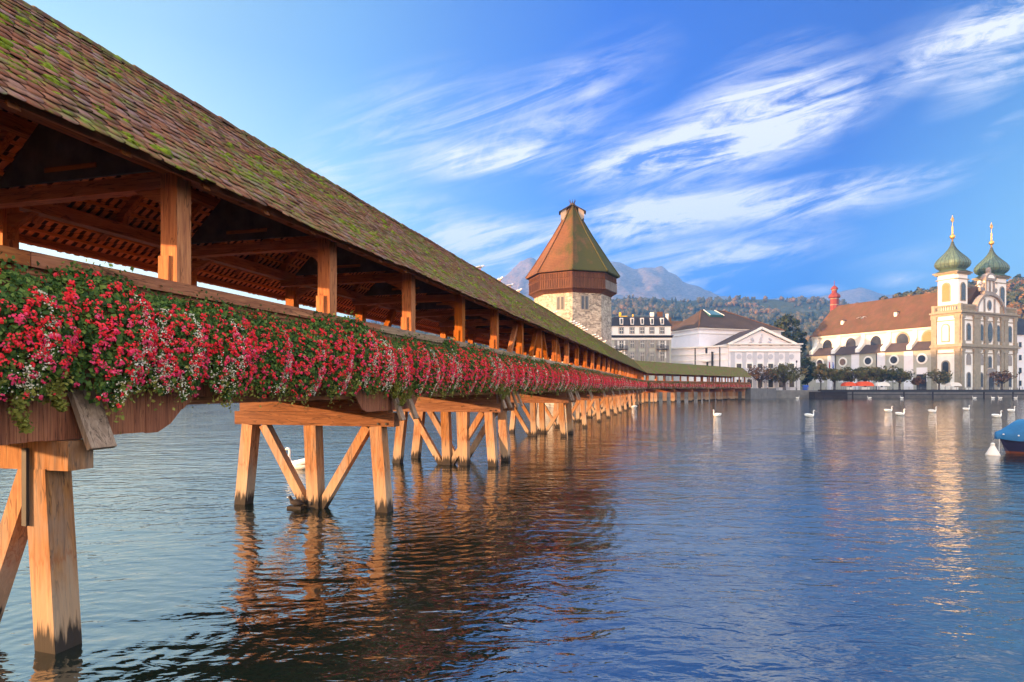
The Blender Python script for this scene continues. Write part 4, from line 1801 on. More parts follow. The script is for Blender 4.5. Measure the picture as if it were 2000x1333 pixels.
        for i in range(n):      # gilt ring and rays at the tip
            a0, a1 = 2 * math.pi * i / n, 2 * math.pi * (i + 1) / n
            m.bar(((cx + .5 * math.cos(a0)) * S, cy * S, Z(55.7 + .7 * math.sin(a0))), ((cx + .5 * math.cos(a1)) * S, cy * S, Z(55.7 + .7 * math.sin(a1))), .2 * S, .2 * S, (0, 1, 0))
        m.bar((cx * S, cy * S, Z(55.0)), (cx * S, cy * S, Z(57.0)), .14 * S, .14 * S)
        m.bar(((cx - .5) * S, cy * S, Z(55.8)), ((cx + .5) * S, cy * S, Z(55.8)), .14 * S, .14 * S)
        build(m, 'spire_tip', M['gold'], dm)

    # --- nave
    L = 60.0
    w0, w1, ez, rz = 3.5, 25.0, 23.0, 35.2
    xm = (w0 + w1) / 2
    n_ = MB()
    B(n_, w0, w1, 8.3, L - 4, 2.2, ez)
    n_.prism([((w0) * S, (L - 4) * S), (w1 * S, (L - 4) * S), ((w1 - 4) * S, (L - .2) * S), ((w0 + 4) * S, (L - .2) * S)], 'z', Z(2.2), Z(ez))
    nave = build(n_, 'nave', M['cream'], t)
    r_ = MB()
    e = 1.0
    zb = ez - .3
    ye = L + .6
    v = [(w0 - e, 8.45, zb), (w1 + e, 8.45, zb), (w1 + e, L - 4, zb), (w1 - 3.2, ye, zb), (w0 + 3.2, ye, zb), (w0 - e, L - 4, zb),
         (xm, 3.0, rz), (xm, L - 5.0, rz), (w0 - e, 3.0, zb), (w1 + e, 3.0, zb)]
    v2 = [(x * S, y * S, Z(z)) for x, y, z in v]
    r_.add(v2, [(8, 6, 7, 5), (9, 2, 7, 6), (2, 3, 7), (3, 4, 7), (4, 5, 7), (8, 9, 6), (8, 5, 4, 3, 2, 9)])
    nr = build(r_, 'nave_roof', M['church_roof'], t)
    ev = MB()
    B(ev, w0 - .7, w0 - .003, 8.6, L - 4.0, ez - .9, ez - .32)
    build(ev, 'eaves_cornice', M['cream'], nave)
    for yy, zz in ((25.5, 28.6), (45.5, 27.6)):
        k = (zz - zb) / (rz - zb)
        x = (w0 - e) + k * (xm - w0 + e)
        d = MB()
        B(d, x - .8, x + .5, yy - .5, yy + .5, zz - .9, zz + .6)
        dm = build(d, 'dormer', M['plaster'], nr)
        d = MB()
        d.prism([((x - 1.1) * S, Z(zz + .6)), ((x + 1.2) * S, Z(zz + .6)), ((x + 1.2) * S, Z(zz + .85)), ((x - 1.1) * S, Z(zz + .85))], 'y', (yy - .75) * S, (yy + .75) * S)
        build(d, 'dormer_roof', M['dark_roof'], dm)
    # ridge turret, red
    tx, ty = xm, L - 4.9
    m = MB()
    sq = 2 ** .5
    prof = [(1.5, 33.0), (1.5, 41.4), (2.1, 41.7), (2.15, 42.2), (1.9, 43.3), (1.2, 44.2), (.95, 44.4), (.95, 46.3), (1.35, 46.5), (1.3, 47.0), (.9, 47.9), (.3, 48.6), (.09, 49.0), (.06, 51.6)]
    prof = [(1.5, 29.0)] + [(r, 33.0 + (z - 33.0) * .68) for r, z in prof]
    m.lathe([(r * S * 1.05, Z(z - .4)) for r, z in prof], 8, (tx * S, ty * S), 0, None, math.pi / 8)
    tur = build(m, 'ridge_turret', M['redpaint'], t)
    m = MB()
    for z, r in ((36.0, 1.52), (38.4, 1.56), (41.85, 1.02)):
        m.lathe([(r * S * 1.07, Z(z - .5)), (r * S * 1.07, Z(z - .2))], 8, (tx * S, ty * S), 0, None, math.pi / 8)
    build(m, 'turret_band', M['sandstone'], tur)
    # lunette windows, buttresses, aisle with oculi
    n = 14
    for yy in (11.6, 20.3, 29.8, 39.5, 49.3):
        a = MB()
        zc = 19.0
        for (rr, th, mb_) in ((2.45, .18, a),):
            poly = [((yy + rr * math.cos(math.pi * i / n)) * S, Z(zc + rr * 1.15 * math.sin(math.pi * i / n))) for i in range(n + 1)] + [((yy - rr) * S, Z(16.0)), ((yy + rr) * S, Z(16.0))]
            mb_.prism(poly, 'y', -w0 * S, (-w0 + th) * S)
        b = MB()
        rr = 1.95
        poly = [((yy + rr * math.cos(math.pi * i / n)) * S, Z(zc + rr * 1.15 * math.sin(math.pi * i / n))) for i in range(n + 1)] + [((yy - rr) * S, Z(16.4)), ((yy + rr) * S, Z(16.4))]
        b.prism(poly, 'y', -w0 * S, (-w0 + .26) * S)
        for k in (a, b):
            k.v = [(-y_, x_, z_) for x_, y_, z_ in k.v]
        f = a.build('window', M['sandstone'] if yy < 25 else M['cream'], nave)
        b.build('pane', M['glass'] if yy > 15 else M['louvre'], f)
    for yy in (16.0, 25.0, 34.6, 44.4, 54.0):
        bt = MB()
        poly = [(w0 + .1, 22.3), (w0 - .35, 22.3), (w0 - .55, 20.2), (w0 - 1.1, 18.9), (w0 - 2.2, 17.6), (w0 - 3.3, 16.9), (w0 - 3.4, 15.0), (w0 + .1, 15.0)]
        bt.prism([(p * S, Z(q)) for p, q in poly], 'y', (yy - .8) * S, (yy + .8) * S)
        build(bt, 'buttress', M['plaster'], nave)
    ai = MB()
    B(ai, 0.15, w0 + .1, 8.6, 56.0, 2.2, 15.2)
    ais = build(ai, 'aisle', M['greygreen'], t)
    ar = MB()
    vs = [(-.5, 8.55, 15.1), (w0 - .003, 8.55, 18.3), (w0 - .003, 54.0, 18.3), (-.5, 57.0, 15.1), (w0 - .003, 57.0, 15.1)]
    ar.add([(x * S, y * S, Z(z)) for x, y, z in vs], [(0, 1, 2, 3), (3, 2, 4), (0, 3, 4, 1)])
    build(ar, 'aisle_roof', M['dark_roof'], ais)
    for yy in (16.0, 25.6, 35.2, 45.0):
        pw = MB()
        B(pw, -.12, .147, yy - 1.5, yy + 1.5, 2.2, 15.0)
        build(pw, 'wall_panel', M['plaster2'], ais)
    for yy in (11.7, 21.0, 30.3, 40.2, 49.9):
        a, b = MB(), MB()
        for rr, th, mb_ in ((1.75, .2, a), (1.2, .28, b)):
            mb_.prism([((yy + rr * math.cos(2 * math.pi * i / 20)) * S, Z(12.4 + rr * math.sin(2 * math.pi * i / 20))) for i in range(20)], 'y', -.15 * S, (-.15 + th) * S)
            mb_.v = [(-y_, x_, z_) for x_, y_, z_ in mb_.v]
        f = a.build('round_window', M['plaster'], ais)
        b.build('pane', M['glass'], f)
        c = MB()
        B(c, -.05, .147, yy - 1.7, yy + 1.7, 5.0, 9.6)
        c.build('blind_panel', M['plaster2'], ais)
    d = MB()
    B(d, -.3, -.05, 10.2, 13.2, 2.2, 7.4)
    build(d, 'side_door', M['black'], ais)
    dp = MB()
    for yy in (26.9, 43.0):
        B(dp, -.35, -.15, yy, yy + .22, 2.2, 15.0)
    build(dp, 'downpipe', M['black'], ais)
    return t


church()

# ------------------------------------------------------------------ theatre


def theatre():
    KT = 1.16
    t = thing('white_theatre', 'white classical theatre with pedimented front, dark hipped roof and teal skylight', 'theatre', (at(1487, 172 * KT).x, 172 * KT + 6, GZ))
    ox, oy = t.location.x, t.location.y
    S = KT

    def Zy(y, Y):          # photo row -> local height at depth Y (unscaled)
        return CH + (HZ - y) * Y * S / F - GZ

    def loc(X, Y):
        return (X * S - ox, Y * S - oy)
    Yf = 172.0
    xl, xr = (1424 - CX) / F * Yf, (1563 - CX) / F * Yf
    (ax, ay), (bx, by) = loc(xl, Yf), loc(xr, Yf)
    ztop = Zy(673.5, Yf)
    f = MB()
    f.box(ax, bx, ay, ay + 16 * S, 0, ztop)
    front = f.build('front_hall', M['plaster2'], t)
    k = Yf * S / F      # metres per photo px on the front

    def px(x):
        return (x - CX) * k - ox
    # pediment and its roof
    xa, xb, xm = px(1424), px(1553), px(1487)
    za = Zy(641, Yf)
    p = MB()
    p.prism([(xa + 1.2, ztop + .25), (xb - 1.2, ztop + .25), (xm, za - .7)], 'y', ay + .1, ay + 1.0)
    ped = p.build('pediment', M['plaster2'], t)
    p = MB()
    for (q0, q1) in (((xa - .3, ztop + .1), (xm, za)), ((xb + .3, ztop + .1), (xm, za))):
        p.bar((q0[0], ay - .2, q0[1]), (q1[0], ay - .2, q1[1]), .9, .75, (0, 0, 1))
    p.box(px(1420), px(1567), ay - .7, ay + 16.4 * S, ztop, ztop + .35)
    p.box(px(1422), px(1565), ay - .3, ay - .003, Zy(679.5, Yf), Zy(678.3, Yf))
    p.box(px(1422), px(1565), ay - .35, ay - .003, Zy(687, Yf), Zy(685.6, Yf))
    p.build('cornice', M['plaster'], ped)
    # relief figures in the pediment
    p = MB()
    rr = random.Random(2)
    for cx, w, h in ((1486, 4, 16), (1468, 6, 9), (1503, 6, 8)):
        for j in range(7):
            x = px(cx + rr.uniform(-w, w) * .6)
            z = ztop + .5 + rr.uniform(0, h) * k
            p.lathe([(.0, z - .35), (.28, z - .2), (.34, z + .1), (.2, z + .4), (0, z + .5)], 8, (x, ay + .08))
    p.build('relief', M['grey_wall'], ped)
    r = MB()
    r.add([(xa - .9, ay - .5, ztop + .36), (xm, ay - .5, za + .4), (xm, ay + 16 * S, za + .4), (xa - .9, ay + 16 * S, ztop + .36),
           (xb + .9, ay - .5, ztop + .36), (xb + .9, ay + 16 * S, ztop + .36)], [(0, 1, 2, 3), (1, 4, 5, 2), (0, 3, 5, 4), (3, 2, 5)])
    r.build('front_roof', M['dark_roof'], t)
    w = MB()
    w.box(px(1424), px(1433), ay - .01, ay + .3, 0, ztop - .01)
    # frieze windows
    for i in range(6):
        x = px(1443 + 20.8 * i)
        m = MB()
        m.box(x - .45, x + .45, ay - .1, ay - .003, Zy(679, Yf) + .5, Zy(674.5, Yf) - .1)
        m.build('attic_window', M['sandstone'], front)
    # recessed panels, medallions, windows
    g = MB()
    for x in (1431, 1453.5, 1474, 1496, 1517, 1537):
        g.box(px(x - 4), px(x + 4), ay - .12, ay - .003, 0, Zy(688, Yf))
    g.build('pilaster', M['grey_wall'], front)
    for i in range(6):
        x = px(1443 + 20.6 * i)
        m = MB()
        m.prism([(x + .75 * math.cos(a * math.pi / 8), Zy(697, Yf) + .85 * math.sin(a * math.pi / 8)) for a in range(16)], 'y', ay - .15, ay - .003)
        m.build('medallion', M['grey_wall'], front)
        for (y0, y1) in ((719, 711), (757, 742)):
            m = MB()
            m.box(x - 1.1, x + 1.1, ay - .14, ay - .003, Zy(y0, Yf), Zy(y1, Yf) + .4)
            wi = m.build('window', M['plaster'], front)
            m = MB()
            m.box(x - .75, x + .75, ay - .17, ay - .13, Zy(y0, Yf), Zy(y1, Yf))
            m.build('pane', M['glass'], wi)
    # angled side wing running back to the left
    Pl = loc((1310 - CX) / F * 184, 184)
    wing = [(ax + .6, ay + .5), (ax + .6, ay + 14 * S), (Pl[0] + 6, Pl[1] + 12), Pl, (ax - 2.2, ay + 1.6)]
    m = MB()
    zw = Zy(677, Yf)
    m.prism(wing, 'z', 0, zw)
    wg = m.build('side_wing', M['plaster2'], t)
    m = MB()
    for z0, z1, o in ((zw - .05, zw + .4, .5), (zw - 2.3, zw - 2.0, .2), (zw - 4.4, zw - 4.1, .15)):
        m.bar((ax - 2.2 - .1, ay + 1.6, (z0 + z1) / 2), (Pl[0], Pl[1], (z0 + z1) / 2), o * 2, z1 - z0)
        m.bar((ax + .6, ay + .5, (z0 + z1) / 2 + .003), (ax - 2.2, ay + 1.6, (z0 + z1) / 2 + .003), o * 2, z1 - z0)
    m.build('cornice', M['plaster'], wg)

    def onwing(fr, z0, z1, hw, mat, nm, th=.15):
        a, b = Vector((*Pl, 0)), Vector((ax - 2.2, ay + 1.6, 0))
        d = (b - a).normalized()
        c = a.lerp(b, fr)
        n = Vector((d.y, -d.x, 0))
        q = MB()
        p0, p1 = c - d * hw, c + d * hw
        q.hexa([(*p0.xy, z0), (*(p0 + n * th).xy, z0), (*(p1 + n * th).xy, z0), (*p1.xy, z0), (*p0.xy, z1), (*(p0 + n * th).xy, z1), (*(p1 + n * th).xy, z1), (*p1.xy, z1)])
        return q.build(nm, M[mat], wg)
    onwing(.07, zw - 7.0, zw - 4.9, 1.1, 'grey_wall', 'panel')
    onwing(.30, zw - 9.0, zw - 4.9, 3.0, 'grey_wall', 'panel', .1)
    onwing(.73, zw - 2.0, zw - .2, .35, 'glass', 'window')
    onwing(.75, zw - 9.0, zw - 4.8, .3, 'black', 'door')
    onwing(.51, 0, zw - .1, .12, 'black', 'downpipe', .3)
    onwing(.99, 0, zw - .1, .12, 'black', 'downpipe', .3)
    onwing(.86, 2, zw - 1.5, .1, 'black', 'flagpole', 1.2)
    b = onwing(.74, zw - 4.7, zw - 4.5, 1.3, 'frame', 'balcony', .9)
    # stage house behind, turned a little
    B0 = (55.1, 184.0)
    er, eb = Vector((.943, .333, 0)), Vector((-.333, .943, 0))

    def Q(p, q, z):
        X, Y = B0[0] + p * er.x + q * eb.x, B0[1] + p * er.y + q * eb.y
        l = loc(X, Y)
        return (l[0], l[1], z)
    ze = Zy(640.5, 184)
    LX, DY = 30.0, 15.0
    m = MB()
    m.hexa([Q(0, 0, 0), Q(LX, 0, 0), Q(LX, DY, 0), Q(0, DY, 0), Q(0, 0, ze), Q(LX, 0, ze), Q(LX, DY, ze), Q(0, DY, ze)])
    stage = m.build('stage_house', M['plaster2'], t)
    m = MB()
    for z0, z1, o in ((ze - .35, ze - .02, .7), (ze - 1.9, ze - 1.65, .25)):
        m.hexa([Q(-o, -o, z0), Q(LX + o, -o, z0), Q(LX + o, DY + o, z0), Q(-o, DY + o, z0), Q(-o, -o, z1), Q(LX + o, -o, z1), Q(LX + o, DY + o, z1), Q(-o, DY + o, z1)])
    m.build('cornice', M['plaster'], stage)
    zr = Zy(606, 193)
    o = .9
    a0, b0, c0, d0 = Q(-o, -o, ze), Q(LX + o, -o, ze), Q(LX + o, DY + o, ze), Q(-o, DY + o, ze)
    e0, f0 = Q(6, DY / 2, zr), Q(15, DY / 2, zr)
    m = MB()
    m.add([a0, b0, c0, d0, e0, f0], [(0, 1, 5, 4), (1, 2, 5), (2, 3, 4, 5), (3, 0, 4), (3, 2, 1, 0)])
    rf = m.build('main_roof', M['theatre_roof'], t)
    # dark slope covering facing the river is the same tiles in shade; glazed skylight stands proud of it
    m = MB()

    def slope(u, v, h):   # u along, v 0 eave .. 1 ridge on the river slope
        pa = Vector(a0).lerp(Vector(b0), u)
        pb = Vector(e0).lerp(Vector(f0), u)
        q = pa.lerp(pb, v)
        return (q.x, q.y - h * .55, q.z + h * .85)
    m.hexa([slope(.20, .62, .05), slope(.48, .62, .05), slope(.52, .96, .05), slope(.10, .96, .05), slope(.20, .62, .9), slope(.48, .62, .9), slope(.52, .96, .35), slope(.10, .96, .35)])
    sk = m.build('skylight', M['glass_teal'], rf)
    m = MB()
    for u0, u1 in ((.20, .10), (.48, .52)):
        m.bar(slope(u0, .6, .95), slope(u1, .97, .4), .2, .15)
    m.build('skylight_frame', M['frame'], sk)
    m = MB()
    m.bar(a0, e0, .5, .3)
    m.bar(b0, f0, .5, .3)
    m.bar(e0, f0, .5, .3)
    m.build('ridge_tiles', M['church_roof'], rf)


theatre()

# ------------------------------------------------------------------ grand hotel and small neighbours


def hotel():
    Y = 205.0
    k = Y / F
    cx = 1253
    t = thing('grand_hotel', 'grey green hotel with slate mansard roof, pale top storey and iron balconies', 'hotel', (at(cx, Y).x, Y, GZ))
    px = lambda x: (x - cx) * k
    Zy = lambda y: CH + (HZ - y) * k - GZ
    x0, x1 = px(1196), px(1311)
    m = MB()
    m.box(x0, x1, 0, 16, 0, Zy(660))
    low = m.build('lower_floors', M['greygreen'], t)
    m = MB()
    m.box(x0 + .1, x1 - .1, .1, 15.9, Zy(657.5), Zy(637))
    up = m.build('top_storey', M['plaster'], t)
    m = MB()
    m.box(x0 - .6, x1 + .6, -.7, 16.6, Zy(657.5), Zy(655.5))
    m.box(x0 - .3, x1 + .3, -.35, 16.3, Zy(660), Zy(657.5) - .003)
    m.build('cornice', M['slate'], up)
    m = MB()
    m.box(x0 - .1, x1 + .1, -.15, 16.1, Zy(664), Zy(660) - .003)
    m.build('frieze', M['plaster'], low)
    m = MB()
    z0, z1 = Zy(637), Zy(618)
    m.hexa([(x0 - .3, -.3, z0), (x1 + .3, -.3, z0), (x1 + .3, 16.3, z0), (x0 - .3, 16.3, z0), (x0 + .8, 1.3, z1), (x1 - 1.6, 1.3, z1), (x1 - 1.6, 14.6, z1), (x0 + .8, 14.6, z1)])
    rf = m.build('mansard_roof', M['slate'], t)
    cols = (1213.5, 1234.5, 1254, 1273.3, 1293)
    for i, x in enumerate(cols):
        c = px(x)
        m = MB()
        m.box(c - .55, c + .55, -.35, 1.8, Zy(634.5), Zy(621.5))
        d = m.build('dormer', M['frame'], rf)
        m = MB()
        m.box(c - .3, c + .3, -.42, -.34, Zy(633), Zy(623.5))
        m.build('pane', M['glass'], d)
        for (ya, yb, par, mt) in ((652, 641, up, 'greystone'), (680, 666, low, 'greystone'), (706, 689, low, 'greystone'), (728, 714, low, 'greystone')):
            yo = .1 if par is up else 0
            m = MB()
            hw = .85
            m.box(c - hw, c + hw, yo - .16, yo - .003, Zy(ya), Zy(yb) + .3)
            w = m.build('window', M[mt], par)
            m = MB()
            for sx in (-1, 1):
                a, b = (c + sx * .06, c + sx * .55) if sx > 0 else (c - .55, c - .06)
                m.box(a, b, yo - .20, yo - .155, Zy(ya) + .1, Zy(yb) - .9)
                m.box(a, b, yo - .20, yo - .155, Zy(yb) - .75, Zy(yb) - .1)
            m.build('pane', M['glass'], w)
            m = MB()
            m.box(c - .62, c - .56, yo - .24, yo - .155, Zy(ya), Zy(yb))
            m.box(c + .56, c + .62, yo - .24, yo - .155, Zy(ya), Zy(yb))
            m.box(c - .05, c + .05, yo - .24, yo - .155, Zy(ya), Zy(yb))
            m.box(c - .55, c + .55, yo - .25, yo - .156, Zy(yb) - .9, Zy(yb) - .76)
            m.build('frame', M['frame'], w)
        if i in (0, 4):
            for yy in (683,):
                m = MB()
                m.box(c - 1.9, c + 1.9, -1.1, -.003, Zy(yy) - .1, Zy(yy) + .1)
                for j in range(15):
                    xx = c - 1.85 + j * .264
                    m.box(xx - .04, xx + .04, -1.08, -1.0, Zy(yy) + .1, Zy(yy) + 1.1)
                m.box(c - 1.9, c + 1.9, -1.1, -.98, Zy(yy) + 1.1, Zy(yy) + 1.2)
                m.build('balcony', M['black'], low)
    m = MB()
    for x in (1203, 1224, 1244, 1263.5, 1283.5, 1304):
        m.box(px(x) - .5, px(x) + .5, -.18, -.003, 0, Zy(665))
    m.build('pilaster', M['greystone'], low)
    m = MB()
    for x in (1206, 1222, 1287, 1303):
        m.box(px(x) - .7, px(x) + .7, -.1, -.002, Zy(700), Zy(666))
    m.build('quoin', M['plaster'], low)
    for x, h, r in ((1282, 12, .5), (1298, 13, .8), (1328 - 16, 9, .4)):
        m = MB()
        m.box(px(x) - r, px(x) + r, 6, 6 + 2 * r, z1 - 1, z1 + h * k * .45, 0)
        m.box(px(x) - r - .05, px(x) + r + .05, 5.95, 6.05 + 2 * r, z1 + h * k * .45, z1 + h * k)
        m.build('chimney', M['frame'] if r < .6 else M['church_roof'], rf)
    m = MB()
    m.box(px(1215), px(1218.5), 5, 6, z1 - .2, z1 + 1.9)
    m.box(px(1218), px(1231), 5.1, 5.9, z1 - .2, z1 + .7)
    m.box(px(1241), px(1243), 5, 5.6, z1 - .2, z1 + 1.2)
    m.build('roof_plant', M['yellow'], rf)


hotel()


def simple_house(name, label, cat, x, y, w, d, h, roofh, wall, roofm, cols, rows, rz=0.0, group=None, frame='frame'):
    t = thing(name, label, cat, (x, y, GZ), rz, group)
    m = MB()
    m.box(-w / 2, w / 2, 0, d, 0, h)
    wl = m.build('wall', M[wall], t)
    m = MB()
    m.add([(-w / 2 - .5, -.5, h - .05), (w / 2 + .5, -.5, h - .05), (w / 2 + .5, d + .5, h - .05), (-w / 2 - .5, d + .5, h - .05), (-w / 2 - .5, d / 2, h + roofh), (w / 2 + .5, d / 2, h + roofh)],
          [(0, 1, 5, 4), (2, 3, 4, 5), (0, 4, 3), (1, 2, 5), (3, 2, 1, 0)])
    rf = m.build('roof', M[roofm], t)
    m = MB()
    m.box(-w * .3, -w * .3 + .9, d * .3, d * .3 + .9, h + roofh * .3, h + roofh + 1.2)
    m.build('chimney', M['church_roof'], rf)
    for i in range(cols):
        for j in range(rows):
            cx = -w / 2 + (i + .5) * w / cols
            z = 1.6 + j * (h - 1.6) / rows
            m = MB()
            m.box(cx - .75, cx + .75, -.12, -.003, z - .1, z + 2.1)
            f = m.build('window', M[frame], wl)
            m = MB()
            m.box(cx - .55, cx + .55, -.16, -.11, z, z + 1.95)
            m.build('pane', M['glass'], f)
    return t


# sliver of a pale house between the tower and the hotel, and the wing right of the church
simple_house('town_house', 'narrow pale house with brown roof between the stone tower and the hotel', 'house', at(1189, 214).x, 214, 9, 10, 17.0, 5.5, 'plaster2', 'brown_roof', 2, 4)
simple_house('long_house', 'white house with dark steep roof at the right edge beside the church', 'house', at(2040, 232).x, 232, 30, 14, 20.5, 6.6, 'plaster2', 'slate', 9, 4, R(6))
simple_house('back_house', 'red brown roofed house peeking out behind the hotel chimneys', 'house', at(1335, 250).x, 250, 16, 12, 24.0, 4.2, 'plaster', 'church_roof', 4, 4)

# left bank houses: out of direct sight behind the bridge, seen mirrored in the water
rr = random.Random(12)
hy = 36.0
i = 0
while hy < 262:
    w = rr.uniform(13, 19)
    hh = rr.uniform(7.5, 9.5)
    simple_house('bank_house', 'house in the row on the left bank behind the bridge', 'house', -104 - rr.uniform(0, 2), hy + w / 2, w - .3, 12, hh, rr.uniform(2.6, 3.4), rr.choice(['bank_stone', 'greystone', 'sandstone', 'bank_stone']),
                 rr.choice(['slate', 'dark_roof', 'dark_roof']), int(w / 3), 3, R(90), 'houses on the left bank')
    hy += w
    i += 1

# ------------------------------------------------------------------ mountains, hills and forest


def terrain_mat(name, rock, meadow, forest, fscale, treeline):
    t = NT(name)
    geo = t.node('ShaderNodeNewGeometry')
    sp = t.node('ShaderNodeSeparateXYZ')
    t.L.new(geo.outputs['Normal'], sp.inputs[0])
    n = t.noise(t.coord((1, 1, 1)), fscale, 8, 0.65)
    n2 = t.noise(t.coord((1, 1, 3)), fscale * 5, 6, 0.65)
    rk = t.ramp(n2, [(0.3, tuple(0.5 * q for q in rock)), (0.55, rock), (0.75, tuple(min(1, 1.35 * q) for q in rock))])
    fo = t.ramp(n, [(0.35, forest), (0.55, tuple(1.6 * q for q in forest)), (0.62, meadow)])
    z = t.z()[2]
    zz = t.math('ADD', z, t.math('MULTIPLY', n, treeline * 0.35))
    c = t.mix(t.rng(zz, treeline * 0.85, treeline * 1.25), fo, rk)
    return t.done(c, 0.95, n2, 0.5, 8.0, 0.1)


M['mountain'] = terrain_mat('mountain_rock', (0.22, 0.20, 0.185), (0.12, 0.11, 0.07), (0.035, 0.04, 0.035), 0.012, 330)
M['hillside'] = terrain_mat('forest_floor', (0.10, 0.09, 0.05), (0.13, 0.12, 0.065), (0.045, 0.05, 0.022), 0.02, 900)
M['forest'] = foliage('autumn_forest', (0.035, 0.047, 0.022), (0.08, 0.078, 0.03), (0.19, 0.12, 0.04), 0.012, 0.0)
M['forest_near'] = foliage('autumn_hill_trees', (0.022, 0.04, 0.012), (0.075, 0.08, 0.02), (0.24, 0.12, 0.028), 0.05, 0.1)
M['crown'] = foliage('quay_tree_leaves', (0.04, 0.05, 0.014), (0.095, 0.095, 0.025), (0.20, 0.13, 0.035), 0.35, 0.15)
M['crown_brown'] = foliage('brown_tree_leaves', (0.06, 0.035, 0.018), (0.13, 0.065, 0.025), (0.22, 0.11, 0.04), 0.5, 0.15)
M['crown_dark'] = foliage('dark_tree_leaves', (0.012, 0.022, 0.010), (0.03, 0.045, 0.016), (0.085, 0.09, 0.028), 0.3, 0.1)


def interp_sil(sil, x):
    xs = [p[0] for p in sil]
    ys = [p[1] for p in sil]
    return np.interp(x, xs, ys)


def ridge_terrain(name, sil, Yc, Y0, Yback, mat, nx, ny, amp, nsc, seed, jag=0.0, pw=1.25, gully=0.0, drop=0.0):
    xs = np.linspace(sil[0][0], sil[-1][0], nx)
    hc = (HZ - interp_sil(sil, xs)) / F * Yc + CH - drop
    hc = hc + jag * (fbm(xs * 0.05, xs * 0, seed + 9, 4) - .5) * 2
    front = int(ny * .72)
    ts = np.concatenate([np.linspace(0, 1, front), 1 + np.linspace(0, 1, ny - front + 1)[1:]])
    X = np.zeros((ny, nx))
    Yg = np.zeros((ny, nx))
    Zg = np.zeros((ny, nx))
    for j, t in enumerate(ts):
        Yj = Y0 + (Yc - Y0) * t if t <= 1 else Yc + (Yback - Yc) * (t - 1)
        X[j] = (xs - CX) / F * Yj
        Yg[j] = Yj
        prof = t ** pw if t <= 1 else (2 - t) ** 1.2
        Zg[j] = GZ - 1 + (hc - GZ) * prof
    tt = np.minimum(ts, 2 - ts)[:, None]
    env = np.clip(tt, 0, 1) ** .8 * (1 - 0.93 * np.clip(tt, 0, 1) ** 9)
    nz = np.minimum(fbm(X * nsc, Yg * nsc, seed, 6, True) - .74, .02)
    gl = np.minimum(fbm(X * nsc * 2.4, Yg * nsc * .45, seed + 3, 5, True) - .70, .02)
    Zg = Zg + (nz * amp + gl * gully) * env * (hc / max(hc.max(), 1))[None, :]
    V = np.stack([X, Yg, Zg], 2).reshape(-1, 3)
    ii = np.arange(ny - 1)[:, None] * nx + np.arange(nx - 1)[None, :]
    Fc = np.stack([ii, ii + 1, ii + nx + 1, ii + nx], 2).reshape(-1, 4)
    o = mesh_np(name, V, Fc, M[mat], smooth=True)
    tag(o, kind='structure')
    return (X, Yg, Zg, ts)


sil_m = [(-1200, 690), (-400, 660), (300, 640), (700, 615), (880, 585), (945, 566), (975, 546), (990, 535), (1004, 519), (1018, 507), (1036, 503), (1056, 512), (1090, 520), (1140, 516), (1180, 508), (1205, 506), (1220, 510), (1238, 519),
         (1262, 526), (1280, 522), (1294, 519), (1306, 530), (1322, 536), (1334, 546), (1360, 556), (1385, 564), (1412, 575), (1460, 584), (1560, 590), (1800, 610), (2300, 640), (3200, 690)]
ridge_terrain('mountain', sil_m, 3000, 1500, 3700, 'mountain', 640, 200, 420, 0.0036, 5, 14, 1.15, 330)
sil_p = [(1100, 640), (1430, 590), (1530, 581), (1600, 578), (1632, 572), (1655, 566), (1682, 561), (1697, 566), (1712, 571), (1730, 575), (1742, 574), (1775, 571), (1802, 569), (1830, 574), (1900, 585), (2100, 600), (2900, 660)]
ridge_terrain('far_mountain', sil_p, 3300, 2200, 3800, 'mountain', 300, 80, 120, 0.004, 15, 5, 1.1, 90)
sil_h = [(-1500, 720), (-200, 690), (500, 650), (900, 606), (1060, 584), (1190, 578), (1250, 570), (1290, 576), (1340, 580), (1400, 577), (1440, 574), (1500, 577), (1560, 579), (1610, 577), (1660, 586), (1740, 596), (1900, 600), (2300, 640), (3200, 720)]
HX, HY, HZg, HT = ridge_terrain('forest_hill', sil_h, 1250, 420, 1700, 'hillside', 260, 90, 60, 0.009, 25, 3, .95, 25, 8.0)
sil_n = [(1500, 756), (1640, 640), (1700, 600), (1742, 583), (1772, 575), (1800, 569), (1830, 563), (1890, 556), (1960, 551), (1990, 545), (2040, 536), (2200, 520), (2500, 530), (2900, 620), (3300, 750)]
NX, NY_, NZg, NTs = ridge_terrain('wooded_hill', sil_n, 560, 290, 800, 'hillside', 140, 60, 12, 0.02, 35, 1, .85, 5, 6.0)


